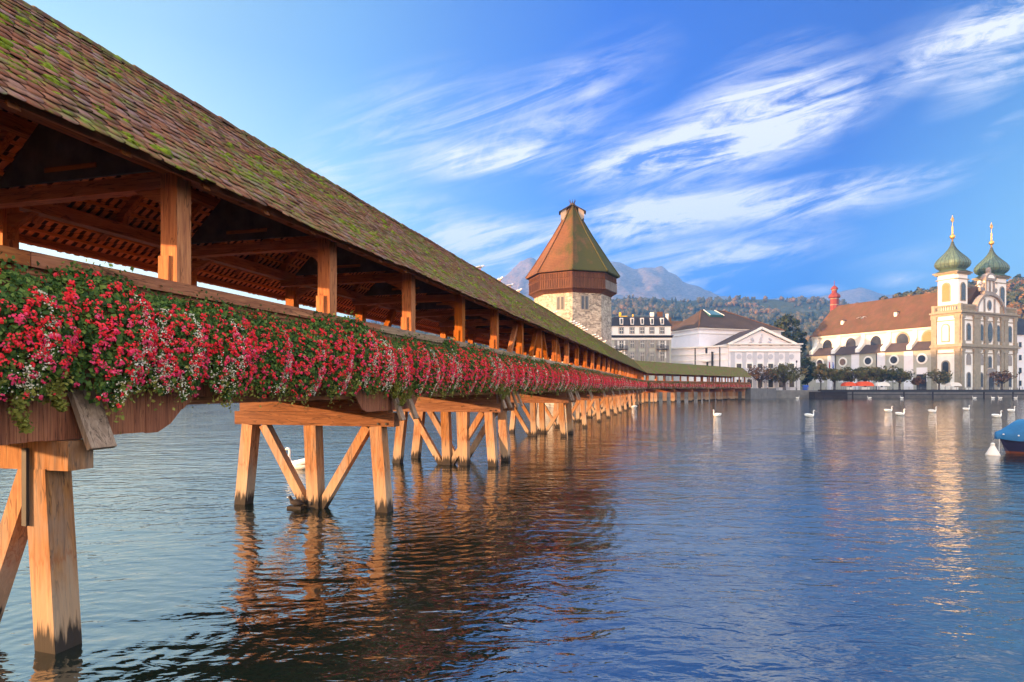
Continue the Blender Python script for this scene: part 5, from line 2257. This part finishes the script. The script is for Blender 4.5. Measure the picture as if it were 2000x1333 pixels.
def ico(sub):
    bm_v, bm_f = [], []
    p = (1 + 5 ** .5) / 2
    v = np.array([(-1, p, 0), (1, p, 0), (-1, -p, 0), (1, -p, 0), (0, -1, p), (0, 1, p), (0, -1, -p), (0, 1, -p), (p, 0, -1), (p, 0, 1), (-p, 0, -1), (-p, 0, 1)], float)
    v /= np.linalg.norm(v[0])
    f = [(0, 11, 5), (0, 5, 1), (0, 1, 7), (0, 7, 10), (0, 10, 11), (1, 5, 9), (5, 11, 4), (11, 10, 2), (10, 7, 6), (7, 1, 8), (3, 9, 4), (3, 4, 2), (3, 2, 6), (3, 6, 8), (3, 8, 9), (4, 9, 5), (2, 4, 11), (6, 2, 10), (8, 6, 7), (9, 8, 1)]
    for _ in range(sub):
        c, nf, vl = {}, [], list(map(tuple, v))

        def mid(a, b):
            k = (min(a, b), max(a, b))
            if k not in c:
                m = np.array(vl[a]) + np.array(vl[b])
                m /= np.linalg.norm(m)
                c[k] = len(vl)
                vl.append(tuple(m))
            return c[k]
        for a, b, d in f:
            x, y, z = mid(a, b), mid(b, d), mid(d, a)
            nf += [(a, x, z), (b, y, x), (d, z, y), (x, y, z)]
        f, v = nf, np.array(vl)
    return v, np.array(f)


def far_forest():
    rng = np.random.default_rng(8)
    n = 15000
    ny, nx = HX.shape
    j = (rng.random(n) ** .8 * (ny * .74)).astype(int)
    i = (rng.uniform(.40, .86, n) * nx).astype(int)
    x = HX[j, i] + rng.uniform(-6, 6, n)
    y = HY[j, i] + rng.uniform(-6, 6, n)
    z = HZg[j, i]
    dens = fbm(x * .012, y * .012, 77, 4)
    k = dens > .40
    x, y, z, dens = x[k], y[k], z[k], dens[k]
    n = len(x)
    bv, bf = ico(1)
    h = rng.uniform(4, 9.5, n)
    w = h * rng.uniform(.36, .55, n)
    con = rng.random(n) < .35
    w[con] *= .62
    V = bv[None] * (1 + .25 * rng.normal(size=(n, len(bv), 1)))
    taper = np.where(con[:, None], np.clip(1 - .45 * (bv[None, :, 2] + .2), .25, 1.3), 1.0)
    V = V * np.stack([w, w, h * .55], 1)[:, None, :]
    V[..., 0] *= taper
    V[..., 1] *= taper
    V += np.stack([x, y, z + h * .4], 1)[:, None, :]
    Fc = bf[None] + (np.arange(n) * len(bv))[:, None, None]
    col = np.clip(rng.beta(1.6, 1.9, n) + (fbm(x * .006, y * .006, 99, 3) - .5) * .7, 0, 1)
    col[con] *= .35
    r = np.repeat(col, len(bf)) + rng.normal(0, .05, n * len(bf))
    o = mesh_np('forest', V.reshape(-1, 3), Fc.reshape(-1, 3), M['forest'], rnd=np.clip(r, 0, 1))
    tag(o, 'autumn forest covering the hazy hill below the mountain', 'forest', kind='stuff')


far_forest()


def near_forest():
    rng = np.random.default_rng(9)
    n = 2600
    ny, nx = NX.shape
    j = (rng.random(n) ** .75 * (ny * .75)).astype(int)
    i = (rng.uniform(.10, .62, n) * nx).astype(int)
    x = NX[j, i] + rng.uniform(-3, 3, n)
    y = NY_[j, i] + rng.uniform(-4, 4, n)
    z = NZg[j, i]
    vs, fs, rs, b = [], [], [], 0
    for q in range(n):
        h = rng.uniform(8, 13)
        con = rng.random() < .16
        m = 46
        d = unit(rng, m)
        d[:, 2] = np.abs(d[:, 2]) * 1.0 - .25
        rad = rng.uniform(.8, 1.06, m)
        wx = h * (.24 if con else .42)
        p = d * rad[:, None] * np.array([wx, wx, h * .52])
        if con:
            p[:, :2] *= np.clip(1.1 - p[:, 2:3] / (h * .55), .1, 1.4)
        p += np.array([x[q], y[q], z[q] + h * .5])
        v, f = kites(p, d + .5 * rng.normal(size=(m, 3)), rng.uniform(.8, 1.5, m) * (h / 10), rng, .85)
        vs.append(v)
        fs.append(f + b)
        b += len(v)
        c = np.clip(rng.beta(1.5, 1.5) * (.3 if con else 1) + (fbm(np.array([x[q] * .02]), np.array([y[q] * .02]), 55, 3)[0] - .5) * .7, 0, 1)
        rs.append(np.clip(c + rng.normal(0, .12, m), 0, 1))
    o = mesh_np('woodland', np.concatenate(vs), np.concatenate(fs), M['forest_near'], rnd=np.concatenate(rs))
    tag(o, 'green and orange autumn woodland on the hill behind the church towers', 'woodland', kind='stuff')


near_forest()


def shading_hill():
    """steep wooded hill on the left bank beyond the frame; its morning shade lies over the theatre and the church base"""
    ps = np.linspace(60, 330, 60)
    qs = np.linspace(-330, 60, 110)
    P, Qq = np.meshgrid(ps, qs)
    sa, ca = math.sin(R(SUN_AZ)), math.cos(R(SUN_AZ))
    X = -P * sa + Qq * ca
    Y = -P * ca - Qq * sa
    st = np.clip((-Qq - 112) / 22.0, 0, 1)
    st = st * st * (3 - 2 * st)
    low = 14 + 6 * np.clip((-Qq) / 110, 0, 1)
    Hh = (low * (1 - st) + HILL_H * st) * np.exp(-((P - 170) / 52.0) ** 2)
    Hh += (fbm(X * .03, Y * .03, 41, 4) - .5) * 3 * (Hh / 60)
    Hh *= np.clip((P - 60) / 40, 0, 1) * np.clip((330 + Qq) / 40, 0, 1) * np.clip((60 - Qq) / 40, 0, 1)
    ny, nx = X.shape
    V = np.stack([X, Y, Hh + GZ - .3], 2).reshape(-1, 3)
    ii = np.arange(ny - 1)[:, None] * nx + np.arange(nx - 1)[None, :]
    Fc = np.stack([ii, ii + 1, ii + nx + 1, ii + nx], 2).reshape(-1, 4)
    tag(mesh_np('hill', V, Fc, M['hillside'], smooth=True), kind='structure')


HILL_H = 56.0
shading_hill()

# ------------------------------------------------------------------ trees


def make_tree(name, label, cat, seed, crown_mat, loc, trunk_h, cw, ch, leaves, leaf, open_=0.2, group=None, limbs=7, crown_z=None):
    rng = np.random.default_rng(seed)
    t = thing(name, label, cat, loc, rng.uniform(0, 6.28), group)
    cz = trunk_h + ch * .5 if crown_z is None else crown_z
    m = MB()
    r0 = max(.16, cw * .035)
    m.loft([(0, 0, -.1), (.03, .02, trunk_h * .5), (0, .05, trunk_h)], [r0 * 1.25, r0, r0 * .85], 8)
    tips = []
    for i in range(limbs):
        a = 2 * math.pi * i / limbs + rng.uniform(-.3, .3)
        rr_ = cw * .5 * rng.uniform(.55, .92)
        zt = cz + ch * rng.uniform(-.12, .38)
        p1 = Vector((math.cos(a) * rr_ * .45, math.sin(a) * rr_ * .45, trunk_h + (zt - trunk_h) * .45))
        p2 = Vector((math.cos(a) * rr_, math.sin(a) * rr_, zt))
        m.loft([(0, 0, trunk_h * .92), p1, p2], [r0 * .6, r0 * .38, r0 * .12], 6)
        tips.append(p2)
        for q in range(3):
            b = a + rng.uniform(-.7, .7)
            p3 = p1.lerp(p2, rng.uniform(.2, .8))
            p4 = p3 + Vector((math.cos(b), math.sin(b), rng.uniform(.1, .9))) * cw * .16
            m.loft([p3, p4], [r0 * .22, r0 * .07], 5)
            tips.append(p4)
    m.build('trunk', M['bark'], t)
    n = leaves
    nc = 46
    cc = unit(rng, nc) * (rng.random((nc, 1)) ** .4) * np.array([cw * .5, cw * .5, ch * .5]) * .86
    cc[:, 2] += cz
    cr = rng.uniform(.10, .19, nc) * cw
    w = rng.integers(0, nc, n)
    d = unit(rng, n)
    p = cc[w] + d * (cr[w] * rng.uniform(.4, 1.05, n))[:, None] * np.array([1, 1, .75])
    v, f = kites(p, d + .7 * rng.normal(size=(n, 3)), leaf * rng.uniform(.6, 1.25, n), rng, .7)
    cl = rng.beta(1.6, 1.8, nc)
    mesh_np('crown', v, f, M[crown_mat], t, rnd=np.clip(cl[w] + rng.normal(0, .1, n), 0, 1))
    return t


TY = 193.0
k_ = TY / F
quay = [  # x px, crown width px, top y, bottom y, material, label
    (1484, 62, 716, 744, 'crown_brown', 'spreading half bare brown tree at the end of the covered bridge'),
    (1532, 72, 713, 745, 'crown', 'broad dark clipped tree in front of the white theatre corner'),
    (1603, 30, 708, 746, 'crown', 'slim thin tree beside the blue container on the quay'),
    (1629, 38, 719, 745, 'crown', 'dark clipped tree below the leftmost round church window'),
    (1662, 46, 720, 744, 'crown', 'clipped tree behind the first orange awning'),
    (1690, 44, 718, 744, 'crown', 'clipped tree behind the second orange awning'),
    (1722, 46, 719, 745, 'crown', 'clipped tree right of the orange awnings'),
    (1757, 46, 720, 746, 'crown', 'rightmost clipped tree of the row along the church aisle'),
    (1793, 22, 739, 751, 'crown_brown', 'low brown shrub like tree beside the church side door'),
    (1834, 44, 722, 748, 'crown', 'open small tree in front of the sunlit church corner'),
    (1957, 42, 724, 748, 'crown_brown', 'red brown small tree before the church main front')]
for i, (x, w, yt, yb, mt, lab) in enumerate(quay):
    zt, zb = CH + (HZ - yt) * k_, CH + (HZ - yb) * k_
    cw = w * k_ * 1.15
    dense = 1500 if i not in (0, 9, 10) else 520
    make_tree('quay_tree', lab, 'tree', 60 + i, mt, (at(x, TY + (i % 3)).x, TY + (i % 3), GZ), max(1.2, zb - GZ - .2), cw, zt - zb + .6, dense, .34, group='trees along the quay', limbs=9, crown_z=(zt + zb) / 2 - GZ)
make_tree('tall_tree', 'tall dark green tree rising behind the theatre roof', 'tree', 90, 'crown_dark', (at(1536, 262).x, 262, GZ), 14, 11.5, 22, 3600, .55, limbs=9, crown_z=22.0)
make_tree('tall_tree', 'smaller dark tree just left of the church roof', 'tree', 91, 'crown_dark', (at(1560, 268).x, 268, GZ), 12, 7.5, 18, 2200, .5, limbs=7, crown_z=19.0)
make_tree('dark_tree', 'dark tree filling the gap between theatre and church', 'tree', 92, 'crown_dark', (at(1577, 212).x, 212, GZ), 3, 6.2, 11.5, 2200, .42, limbs=9, crown_z=6.6)

# ------------------------------------------------------------------ along the quay


def railing(name, label, x0, x1, Y, z, h=1.05, step=1.8):
    t = thing(name, label, 'railing', (x0, Y, z))
    m = MB()
    L = x1 - x0
    for zz in (h, h * .55, .15):
        m.box(0, L, -.035, .035, zz - .035, zz + .035)
    m.build('rail', M['metal'], t)
    n = int(L / step)
    rest = MB()
    for i in range(n + 1):
        q = MB() if i < 90 else rest
        q.box(i * step - .04, i * step + .04, -.042, .042, 0, h + .05)
        if i < 90:
            q.build('post', M['metal'], t)
    return t


railing('quay_railing', 'thin grey metal railing along the edge of the far quay', 82, 230, 188.8, GZ + .02)


def walkway():
    t = thing('river_walkway', 'long dark timber walkway on thin posts in front of the far quay', 'walkway', (at(1600, 184).x, 184, 0))
    L = 110
    m = MB()
    m.box(0, L, -.9, .9, 2.05, 2.55)
    m.build('deck', M['darkwood'], t)
    m = MB()
    m.box(0, L, -1.0, -.9 - .003, 1.85, 2.3)
    m.box(0, L, -.75, -.55, .95, 1.15)
    m.build('beam', M['black'], t)
    x = 1.0
    r = random.Random(5)
    while x < L:
        m = MB()
        m.box(x - .14, x + .14, -.8, -.5, -1.5, 2.04)
        m.build('post', M['darkwood'], t)
        x += r.choice([7.5, 15, 8.5])
    m = MB()
    m.box(-1.5, 8, -.6, 3, .0, 1.9)
    m.build('abutment', M['darkwood'], t)


walkway()


def awning(x, w, h, lab, mat='orange'):
    Y = 191.0
    k = Y / F
    t = thing('market_tent', lab, 'tent', (at(x, Y).x, Y, GZ))
    W = w * k
    m = MB()
    n = 10
    zb = 1.9
    m.prism([(W / 2 * math.cos(math.pi * i / n), zb - .5 + h * k * math.sin(math.pi * i / n)) for i in range(n + 1)], 'y', -1.3, 1.3)
    m.build('canopy', M[mat], t)
    for sx in (-1, 1):
        for sy in (-1, 1):
            m = MB()
            m.box(sx * W * .45 - .04, sx * W * .45 + .04, sy * 1.2 - .04, sy * 1.2 + .04, 0, 1.5)
            m.build('leg', M['metal'], t)
    m = MB()
    m.box(-W * .25, W * .25, -1.0, -.4, 0, 1.0)
    m.build('counter', M['frame'], t)


awning(1657, 22, 8, 'smaller orange market tent between the quay trees, left one')
awning(1687, 32, 9, 'larger orange market tent between the quay trees, right one')
awning(1722, 24, 8, 'white market tent between the quay trees, right of the orange tents', 'frame')
awning(1862, 22, 7, 'white market tent on the quay at the foot of the church front', 'frame')


def container():
    Y = 190.0
    t = thing('waste_container', 'bright blue waste container standing on the quay', 'container', (at(1573, Y).x, Y, GZ))
    m = MB()
    m.hexa([(-.6, -.5, .15), (.6, -.5, .15), (.6, .5, .15), (-.6, .5, .15), (-.72, -.6, 1.35), (.72, -.6, 1.35), (.72, .6, 1.35), (-.72, .6, 1.35)])
    m.build('body', M['bluebin'], t)
    m = MB()
    m.prism([(-.62, 1.352), (.62, 1.352), (.4, 1.62), (-.4, 1.62)], 'x', -.76, .76)
    m.build('lid', M['bluebin'], t)
    for sx in (-.5, .5):
        for sy in (-.4, .4):
            m = MB()
            m.lathe([(.0, -.06), (.1, -.06), (.1, .06), (0, .06)], 10)
            m.v = [(sx + z, sy + x, .1 + y) for x, y, z in m.v]
            m.build('wheel', M['black'], t)


container()


def lamp(x, Y, h, lab):
    t = thing('street_lamp', lab, 'street lamp', (at(x, Y).x, Y, GZ))
    m = MB()
    m.lathe([(.16, 0), (.14, .8), (.07, .9), (.055, h)], 8)
    m.build('pole', M['black'], t)
    m = MB()
    m.lathe([(.08, h - .05), (.22, h + .1), (.26, h + .5), (.30, h + .55), (.05, h + .75)], 8)
    m.build('lantern', M['black'], t)


for x, h, lab in ((1744, 7.0, 'dark street lamp standing before the church aisle between clipped trees'), (1556, 8.5, 'tall thin street lamp at the right corner of the theatre'),
                  (1991, 5.0, 'street lamp at the far right edge beyond the church front')):
    lamp(x, 190.5, h, lab)
for x, mt, lab in ((1619, 'cloth_r', 'flagpole with a hanging red flag beside the church aisle'), (1626, 'bluebin', 'flagpole with a hanging blue flag beside the church aisle')):
    t = thing('flagpole', lab, 'flagpole', (at(x, 205).x, 205, GZ))
    m = MB()
    m.lathe([(.07, 0), (.04, 9.5)], 8)
    m.build('pole', M['metal'], t)
    m = MB()
    m.loft([(.15, 0, 9.3), (.22, .05, 7.8), (.15, 0, 5.8)], [(.05, .12), (.09, .25), (.04, .14)], 8)
    m.build('flag', M[mt], t)


def person(loc, face, top, legs, lab):
    """small walking figure grown with a skin modifier"""
    t = thing('person', lab, 'person', loc, face)
    vs = [(0, 0, .95), (0, .01, 1.15), (0, .0, 1.40), (0, .01, 1.50), (0, .03, 1.60), (0, .02, 1.72),
          (.17, 0, 1.40), (.22, .05, 1.13), (.21, .2, .93), (-.17, 0, 1.40), (-.23, -.06, 1.13), (-.21, -.02, .88),
          (.09, 0, .90), (.10, .14, .50), (.10, .16, .08), (.10, .27, .04), (-.09, 0, .90), (-.10, -.05, .50), (-.10, -.25, .12), (-.10, -.15, .05)]
    es = [(0, 1), (1, 2), (2, 3), (3, 4), (4, 5), (2, 6), (6, 7), (7, 8), (2, 9), (9, 10), (10, 11), (0, 12), (12, 13), (13, 14), (14, 15), (0, 16), (16, 17), (17, 18), (18, 19)]
    rd = [.15, .14, .16, .06, .095, .08, .065, .05, .04, .065, .05, .04, .09, .065, .045, .04, .09, .065, .045, .04]
    me = bpy.data.meshes.new('body')
    me.from_pydata(vs, es, [])
    o = link('body', me, t)
    md = o.modifiers.new('skin', 'SKIN')
    for v, r in zip(me.skin_vertices[0].data, rd):
        v.radius = (r, r * .8)
    me.skin_vertices[0].data[0].use_root = True
    o.modifiers.new('sub', 'SUBSURF').render_levels = 1
    me.materials.append(M['skin'])
    m = MB()
    m.loft([(0, 0, .92), (0, .01, 1.15), (0, 0, 1.38), (0, .01, 1.47)], [(.15, .17), (.14, .16), (.16, .2), (.07, .09)], 12)
    for a, b, c in ((6, 7, 8), (9, 10, 11)):
        m.loft([vs[a], vs[b], Vector(vs[b]).lerp(Vector(vs[c]), .8)], [.085, .068, .055], 8)
    m.build('jacket', M[top], t)
    m = MB()
    for a, b, c in ((12, 13, 14), (16, 17, 18)):
        m.loft([(vs[a][0] * .9, 0, .98), vs[b], vs[c]], [.115, .085, .068], 8)
    m.build('trousers', M[legs], t)
    m = MB()
    m.loft([(0, -.02, 1.60), (0, -.01, 1.70), (0, 0, 1.79)], [.10, .11, .05], 10)
    m.build('hair', M['bark'], t)


person((at(1502, 187.9 + .8).x, 189.6, GZ), R(80), 'cloth_w', 'cloth_r', 'person in red trousers and pale jacket walking along the quay')

# ------------------------------------------------------------------ swans, gulls, coot


def swan_parts():
    m = MB()
    # body and neck: one continuous surface, facing +x, waterline at z=0
    pts = [(-.66, 0, .20), (-.56, 0, .17), (-.40, 0, .15), (-.15, 0, .14), (.12, 0, .14), (.30, 0, .16), (.40, 0, .22), (.455, 0, .32), (.46, 0, .46), (.44, 0, .58), (.44, 0, .68), (.475, 0, .745), (.53, 0, .755), (.585, 0, .735), (.62, 0, .715)]
    rad = [(.02, .012), (.09, .06), (.18, .13), (.245, .185), (.235, .19), (.17, .155), (.10, .10), (.062, .065), (.05, .052), (.044, .046), (.044, .046), (.05, .052), (.052, .054), (.036, .036), (.02, .02)]
    m.loft(pts, rad, 14)
    w = MB()
    for sy in (-1, 1):
        w.loft([(-.70, sy * .05, .30), (-.45, sy * .15, .30), (-.15, sy * .20, .28), (.10, sy * .19, .22), (.24, sy * .14, .16)], [(.02, .02), (.06, .09), (.085, .13), (.07, .11), (.02, .03)], 10)
    b = MB()
    b.loft([(.60, 0, .722), (.66, 0, .695), (.72, 0, .672)], [(.024, .026), (.02, .016), (.012, .006)], 8)
    k = MB()
    k.loft([(.585, 0, .745), (.61, 0, .735), (.625, 0, .722)], [(.026, .014), (.03, .022), (.026, .012)], 8)
    return m, w, b, k


def make_swan():
    t = thing('swan', 'swan', 'swan')
    m, w, b, k = swan_parts()
    m.build('body', M['swan'], t, True)
    w.build('wings', M['swan'], t, True)
    b.build('beak', M['beak'], t, True)
    k.build('face_patch', M['coot'], t, True)
    return t


swans = [  # x, y of the waterline, heading deg (0 = right), label
    (588, 916, 176, 'large white swan gliding behind the second pier from the left'),
    (1400, 814, 205, 'lone white swan on open water right of the bridge end'),
    (1582, 815, 10, 'white swan below the gap between theatre and church'),
    (1736, 805, 8, 'white swan with tall neck left of the golden reflection'),
    (1759, 812, 6, 'greyish swan swimming low just right of the tall necked one'),
    (1822, 806, 5, 'white swan inside the golden reflection'),
    (1888, 802, 12, 'white swan right of the golden reflection, farther away'),
    (1948, 816, 6, 'bright white swan just above the blue covered boat, left one'),
    (1976, 805, 10, 'white swan above the blue covered boat at the right edge'),
    (1903, 773, 170, 'tiny distant swan before the walkway posts under the church front'),
    (1939, 776.5, 180, 'tiny distant swan under the church front, middle of three'),
    (1953, 773.5, 165, 'tiny distant swan under the church front, right of three'),
    (1984, 777, 0, 'tiny distant swan floating low at the far right'),
    (1698, 774, 150, 'tiny distant swan before the walkway below the orange tents'),
    (1761, 775.5, 185, 'tiny distant swan before the walkway below the clipped trees'),
    (1558, 775, 10, 'tiny distant bird on the water below the theatre corner'),
    (1237, 797, 190, 'small swan half hidden among the farthest bridge piles')]
sw = make_swan()
for i, (x, y, hdg, lab) in enumerate(swans):
    o = sw if i == 0 else copy_tree(sw)
    p = on_water(x, y)
    if p.y > 182:
        p = at(x, 181.5, 0)
    o.location = (p.x, p.y, 0)
    o.rotation_euler = (0, 0, R(hdg))
    s = 1.0 if i == 0 else .92
    o.scale = (s, s, s)
    tag(o, lab, 'swan', 'swans on the river')


def make_gull(flying=False):
    t = thing('gull', 'gull', 'gull')
    m = MB()
    m.loft([(-.24, 0, .10), (-.15, 0, .11), (-.02, 0, .13), (.09, 0, .16), (.14, 0, .21), (.18, 0, .225), (.215, 0, .215)], [(.02, .008), (.045, .035), (.075, .07), (.06, .06), (.043, .045), (.04, .04), (.012, .012)], 10)
    m.build('body', M['swan'], t, True)
    for sy in (-1, 1):
        w = MB()
        if flying:
            w.loft([(.02, sy * .05, .16), (.03, sy * .26, .26), (-.02, sy * .46, .24), (-.1, sy * .66, .18)], [(.02, .085), (.015, .08), (.01, .055), (.004, .012)], 8, 0, (0, 0, 1))
        else:
            w.loft([(.07, sy * .06, .15), (-.05, sy * .078, .15), (-.20, sy * .04, .125), (-.30, sy * .015, .11)], [(.02, .03), (.022, .055), (.014, .028), (.004, .008)], 8)
        w.build('wing', M['gullgrey'] if not flying else M['swan'], t, True)
    b = MB()
    b.loft([(.21, 0, .215), (.245, 0, .208), (.265, 0, .198)], [.012, .009, .003], 6)
    b.build('beak', M['beak'], t)
    if not flying:
        for sy in (-1, 1):
            l = MB()
            l.bar((.01, sy * .03, 0), (0, sy * .03, .09), .012, .012)
            l.build('leg', M['beak'], t)
    return t


g0 = make_gull()
gx = [938, 977, 997, 1014, 1085, 1118, 1123, 1128, 1133, 1138, 1144, 1160, 1166, 1172, 1181, 1199, 1213, 1218, 1223, 1236]
glab = ['gull perched alone high on the bridge ridge, nearest of all']
for i, x in enumerate(gx):
    Yg = 8.96 * F / math.cos(TH) / (CX + 330 - x)
    s = (Yg - 8.96 * math.sin(TH)) / math.cos(TH)
    o = g0 if i == 0 else copy_tree(g0)
    p = bworld(s, 0, RZ_ + .11)
    o.location = p
    o.rotation_euler = (0, 0, random.Random(i).uniform(-.8, .8) + R(-10))
    sc = .9 if i < 5 else 1.2
    o.scale = (sc, sc, sc)
    lab = 'white gull perched alone on the bridge ridge, nearest of the gulls' if i == 0 else 'white gull perched on the bridge ridge left of the stone tower' if i < 4 else 'white gull perched on the bridge ridge in front of the stone tower wall' if i < 15 else 'white gull perched on the low far ridge below the hotel'
    tag(o, lab, 'gull', 'gulls on the bridge ridge')
gf = make_gull(True)
p = at(1684, 120.0, CH + (HZ - 624) / F * 120)
gf.location = p
gf.rotation_euler = (R(8), 0, R(-78))
gf.scale = (1.75, 1.75, 1.75)
tag(gf, 'white gull flying with spread wings in front of the church roof', 'gull')


def coot():
    x, y = bend(14.1 - .28, .42)
    p = BR_LOC + d1 * x + l1 * y
    t = thing('coot', 'small dark water bird resting at the foot of the second pier', 'bird', (p.x, p.y, .06), R(170))
    m = MB()
    m.loft([(-.24, 0, .06), (-.15, 0, .09), (0, 0, .10), (.10, 0, .11), (.14, 0, .18), (.17, 0, .24), (.21, 0, .23)], [(.02, .01), (.07, .06), (.095, .09), (.07, .07), (.042, .042), (.042, .04), (.015, .012)], 10)
    m.build('body', M['coot'], t, True)
    b = MB()
    b.loft([(.205, 0, .23), (.25, 0, .215)], [.014, .004], 6)
    b.build('beak', M['frame'], t)
    l = MB()
    l.box(-.18, .2, -.09, .09, -.1, .01)
    l.build('perch_stub', M['pile'], t)


coot()

# ------------------------------------------------------------------ boat and mooring buoy


def boat():
    bow = at(1950, 29.4)
    dr = Vector((.93, -.36, 0)).normalized()
    t = thing('covered_boat', 'moored boat with dark navy hull under a bright blue tarpaulin', 'boat', (bow.x, bow.y, 0), math.atan2(dr.y, dr.x))
    L = 6.2

    def st(u):      # half beam at gunwale, half beam at waterline, sheer height, keel depth
        b = .98 * min(1, (u / .42)) ** .62 if u < .42 else .98 - .12 * ((u - .42) / .58)
        wl = .86 * max(0, min(1, (u - .03) / .5)) ** .75 if u < .53 else .86 - .08 * ((u - .53) / .47)
        return max(b, .03), max(wl, .015), .84 - .22 * min(1, u / .6), -.22
    us = [0, .03, .07, .12, .2, .3, .42, .55, .7, .85, 1.0]
    rows = []
    for u in us:
        b, w, z, kz = st(u)
        x = u * L
        rake = .30 * (1 - min(1, u / .15))
        rows.append([(x, -b, z), (x + rake * .55, -(b * .5 + w * .5) * 1.02, z * .45), (x + rake * .85, -w, .10), (x + rake, -w * .9, 0.0), (x + rake * 1.3, -.02, kz),
                     (x + rake, w * .9, 0.0), (x + rake * .85, w, .10), (x + rake * .55, (b * .5 + w * .5) * 1.02, z * .45), (x, b, z)])
    m = MB()
    k = len(rows[0])
    m.v = [p for r in rows for p in r]
    for i in range(len(rows) - 1):
        for j in range(k - 1):
            m.f.append((i * k + j, i * k + j + 1, (i + 1) * k + j + 1, (i + 1) * k + j))
            m.m.append(1 if j in (2, 3, 4, 5) else 0)
    m.f.append(tuple(range((len(rows) - 1) * k, len(rows) * k)))
    m.m.append(0)
    h = m.build('hull', [M['navy'], M['hullred']], t)
    m = MB()
    for sy in (-1, 1):
        pts = [(r[0][0], sy * abs(r[0][1]) * 1.01, r[0][2] - .05) for r in rows]
        m.loft(pts, [.035] * len(pts), 6)
    m.build('rub_rail', M['wood_h'], h)
    # tarpaulin: ridge along the middle, hanging over the gunwale
    nc = 13
    m = MB()
    us2 = np.concatenate([[-.012, .0, .015, .035, .06], np.linspace(.09, 1.005, 30)])
    rows2 = []
    rnd = np.random.default_rng(4)
    for u in us2:
        b, w, z, kz = st(max(u, 0))
        x = u * L
        rise = .80 * np.interp(u, [-.02, 0, .05, .115, .15, .6, 1.0], [0.10, .16, .48, .92, .97, 1.0, .8])
        row = []
        for q in range(nc):
            a = -1 + 2 * q / (nc - 1)
            aa = abs(a)
            if aa > .82:
                dz = (aa - .82) / .18
                yy = math.copysign(b + .055, a)
                zz = z + .05 - dz * .24 - .02 * math.sin(x * 5.0 + a)
            else:
                yy = a / .82 * (b + .045)
                zz = z + .05 + rise * (1 - (aa / .82) ** 1.35) + .022 * math.sin(x * 4.2 + 2.5 * aa * 3) * (aa)
            row.append((x - (.05 if u <= 0 else 0), yy if u > -.005 else yy * 1.5, zz))
        rows2.append(row)
    m.v = [p for r in rows2 for p in r]
    for i in range(len(rows2) - 1):
        for j in range(nc - 1):
            m.f.append((i * nc + j, (i + 1) * nc + j, (i + 1) * nc + j + 1, i * nc + j + 1))
            m.m.append(0)
    m.f.append(tuple(range(nc)))
    m.m.append(0)
    m.f.append(tuple(range((len(rows2) - 1) * nc, len(rows2) * nc))[::-1])
    m.m.append(0)
    m.build('tarpaulin', M['bluecloth'], t, True)
    m = MB()
    for u in (.02, .1, .2, .3):
        b, w, z, kz = st(u)
        m.lathe([(0, 0), (.035, 0), (.035, .05), (0, .06)], 8, (u * L, -b - .09), 0)
        m.v[-32:] = [(x, y, zz + z + .03) for x, y, zz in m.v[-32:]]
    m.build('tie_toggle', M['frame'], t)
    m = MB()
    m.bar((.03, -.02, .72), (-.05, -.25, .02), .02, .02)
    m.build('mooring_line', M['frame'], t)


boat()


def buoy():
    p = on_water(1939, 889.5)
    t = thing('mooring_buoy', 'white conical mooring buoy floating by the bow of the blue boat', 'buoy', (p.x, p.y, 0))
    m = MB()
    m.lathe([(.06, -.25), (.22, -.12), (.285, 0.01), (.27, .05), (.17, .25), (.085, .42), (.07, .455), (.075, .47), (.085, .50), (.075, .54), (.03, .565)], 24)
    m.build('float', M['buoy'], t, True)
    m = MB()
    n = 12
    for i in range(n):
        a0, a1 = 2 * math.pi * i / n, 2 * math.pi * (i + 1) / n
        m.bar((.035 * math.cos(a0), 0, .585 + .035 * math.sin(a0)), (.035 * math.cos(a1), 0, .585 + .035 * math.sin(a1)), .014, .014, (0, 1, 0))
    m.build('ring', M['metal'], t)


buoy()

# ------------------------------------------------------------------ haze


def haze():
    m = MB()
    m.box(-3400, 3400, -60, 3900, -1.2, 760)
    mt = bpy.data.materials.new('haze_air')
    mt.use_nodes = True
    nt = mt.node_tree
    nt.nodes.remove(nt.nodes['Principled BSDF'])
    v = nt.nodes.new('ShaderNodeVolumePrincipled')
    v.inputs['Color'].default_value = (0.10, 0.37, 1.0, 1)
    v.inputs['Density'].default_value = 0.00026
    v.inputs['Anisotropy'].default_value = 0.0
    nt.links.new(v.outputs[0], nt.nodes['Material Output'].inputs['Volume'])
    o = m.build('haze', mt)
    tag(o, kind='stuff')


if USE_HAZE:
    haze()
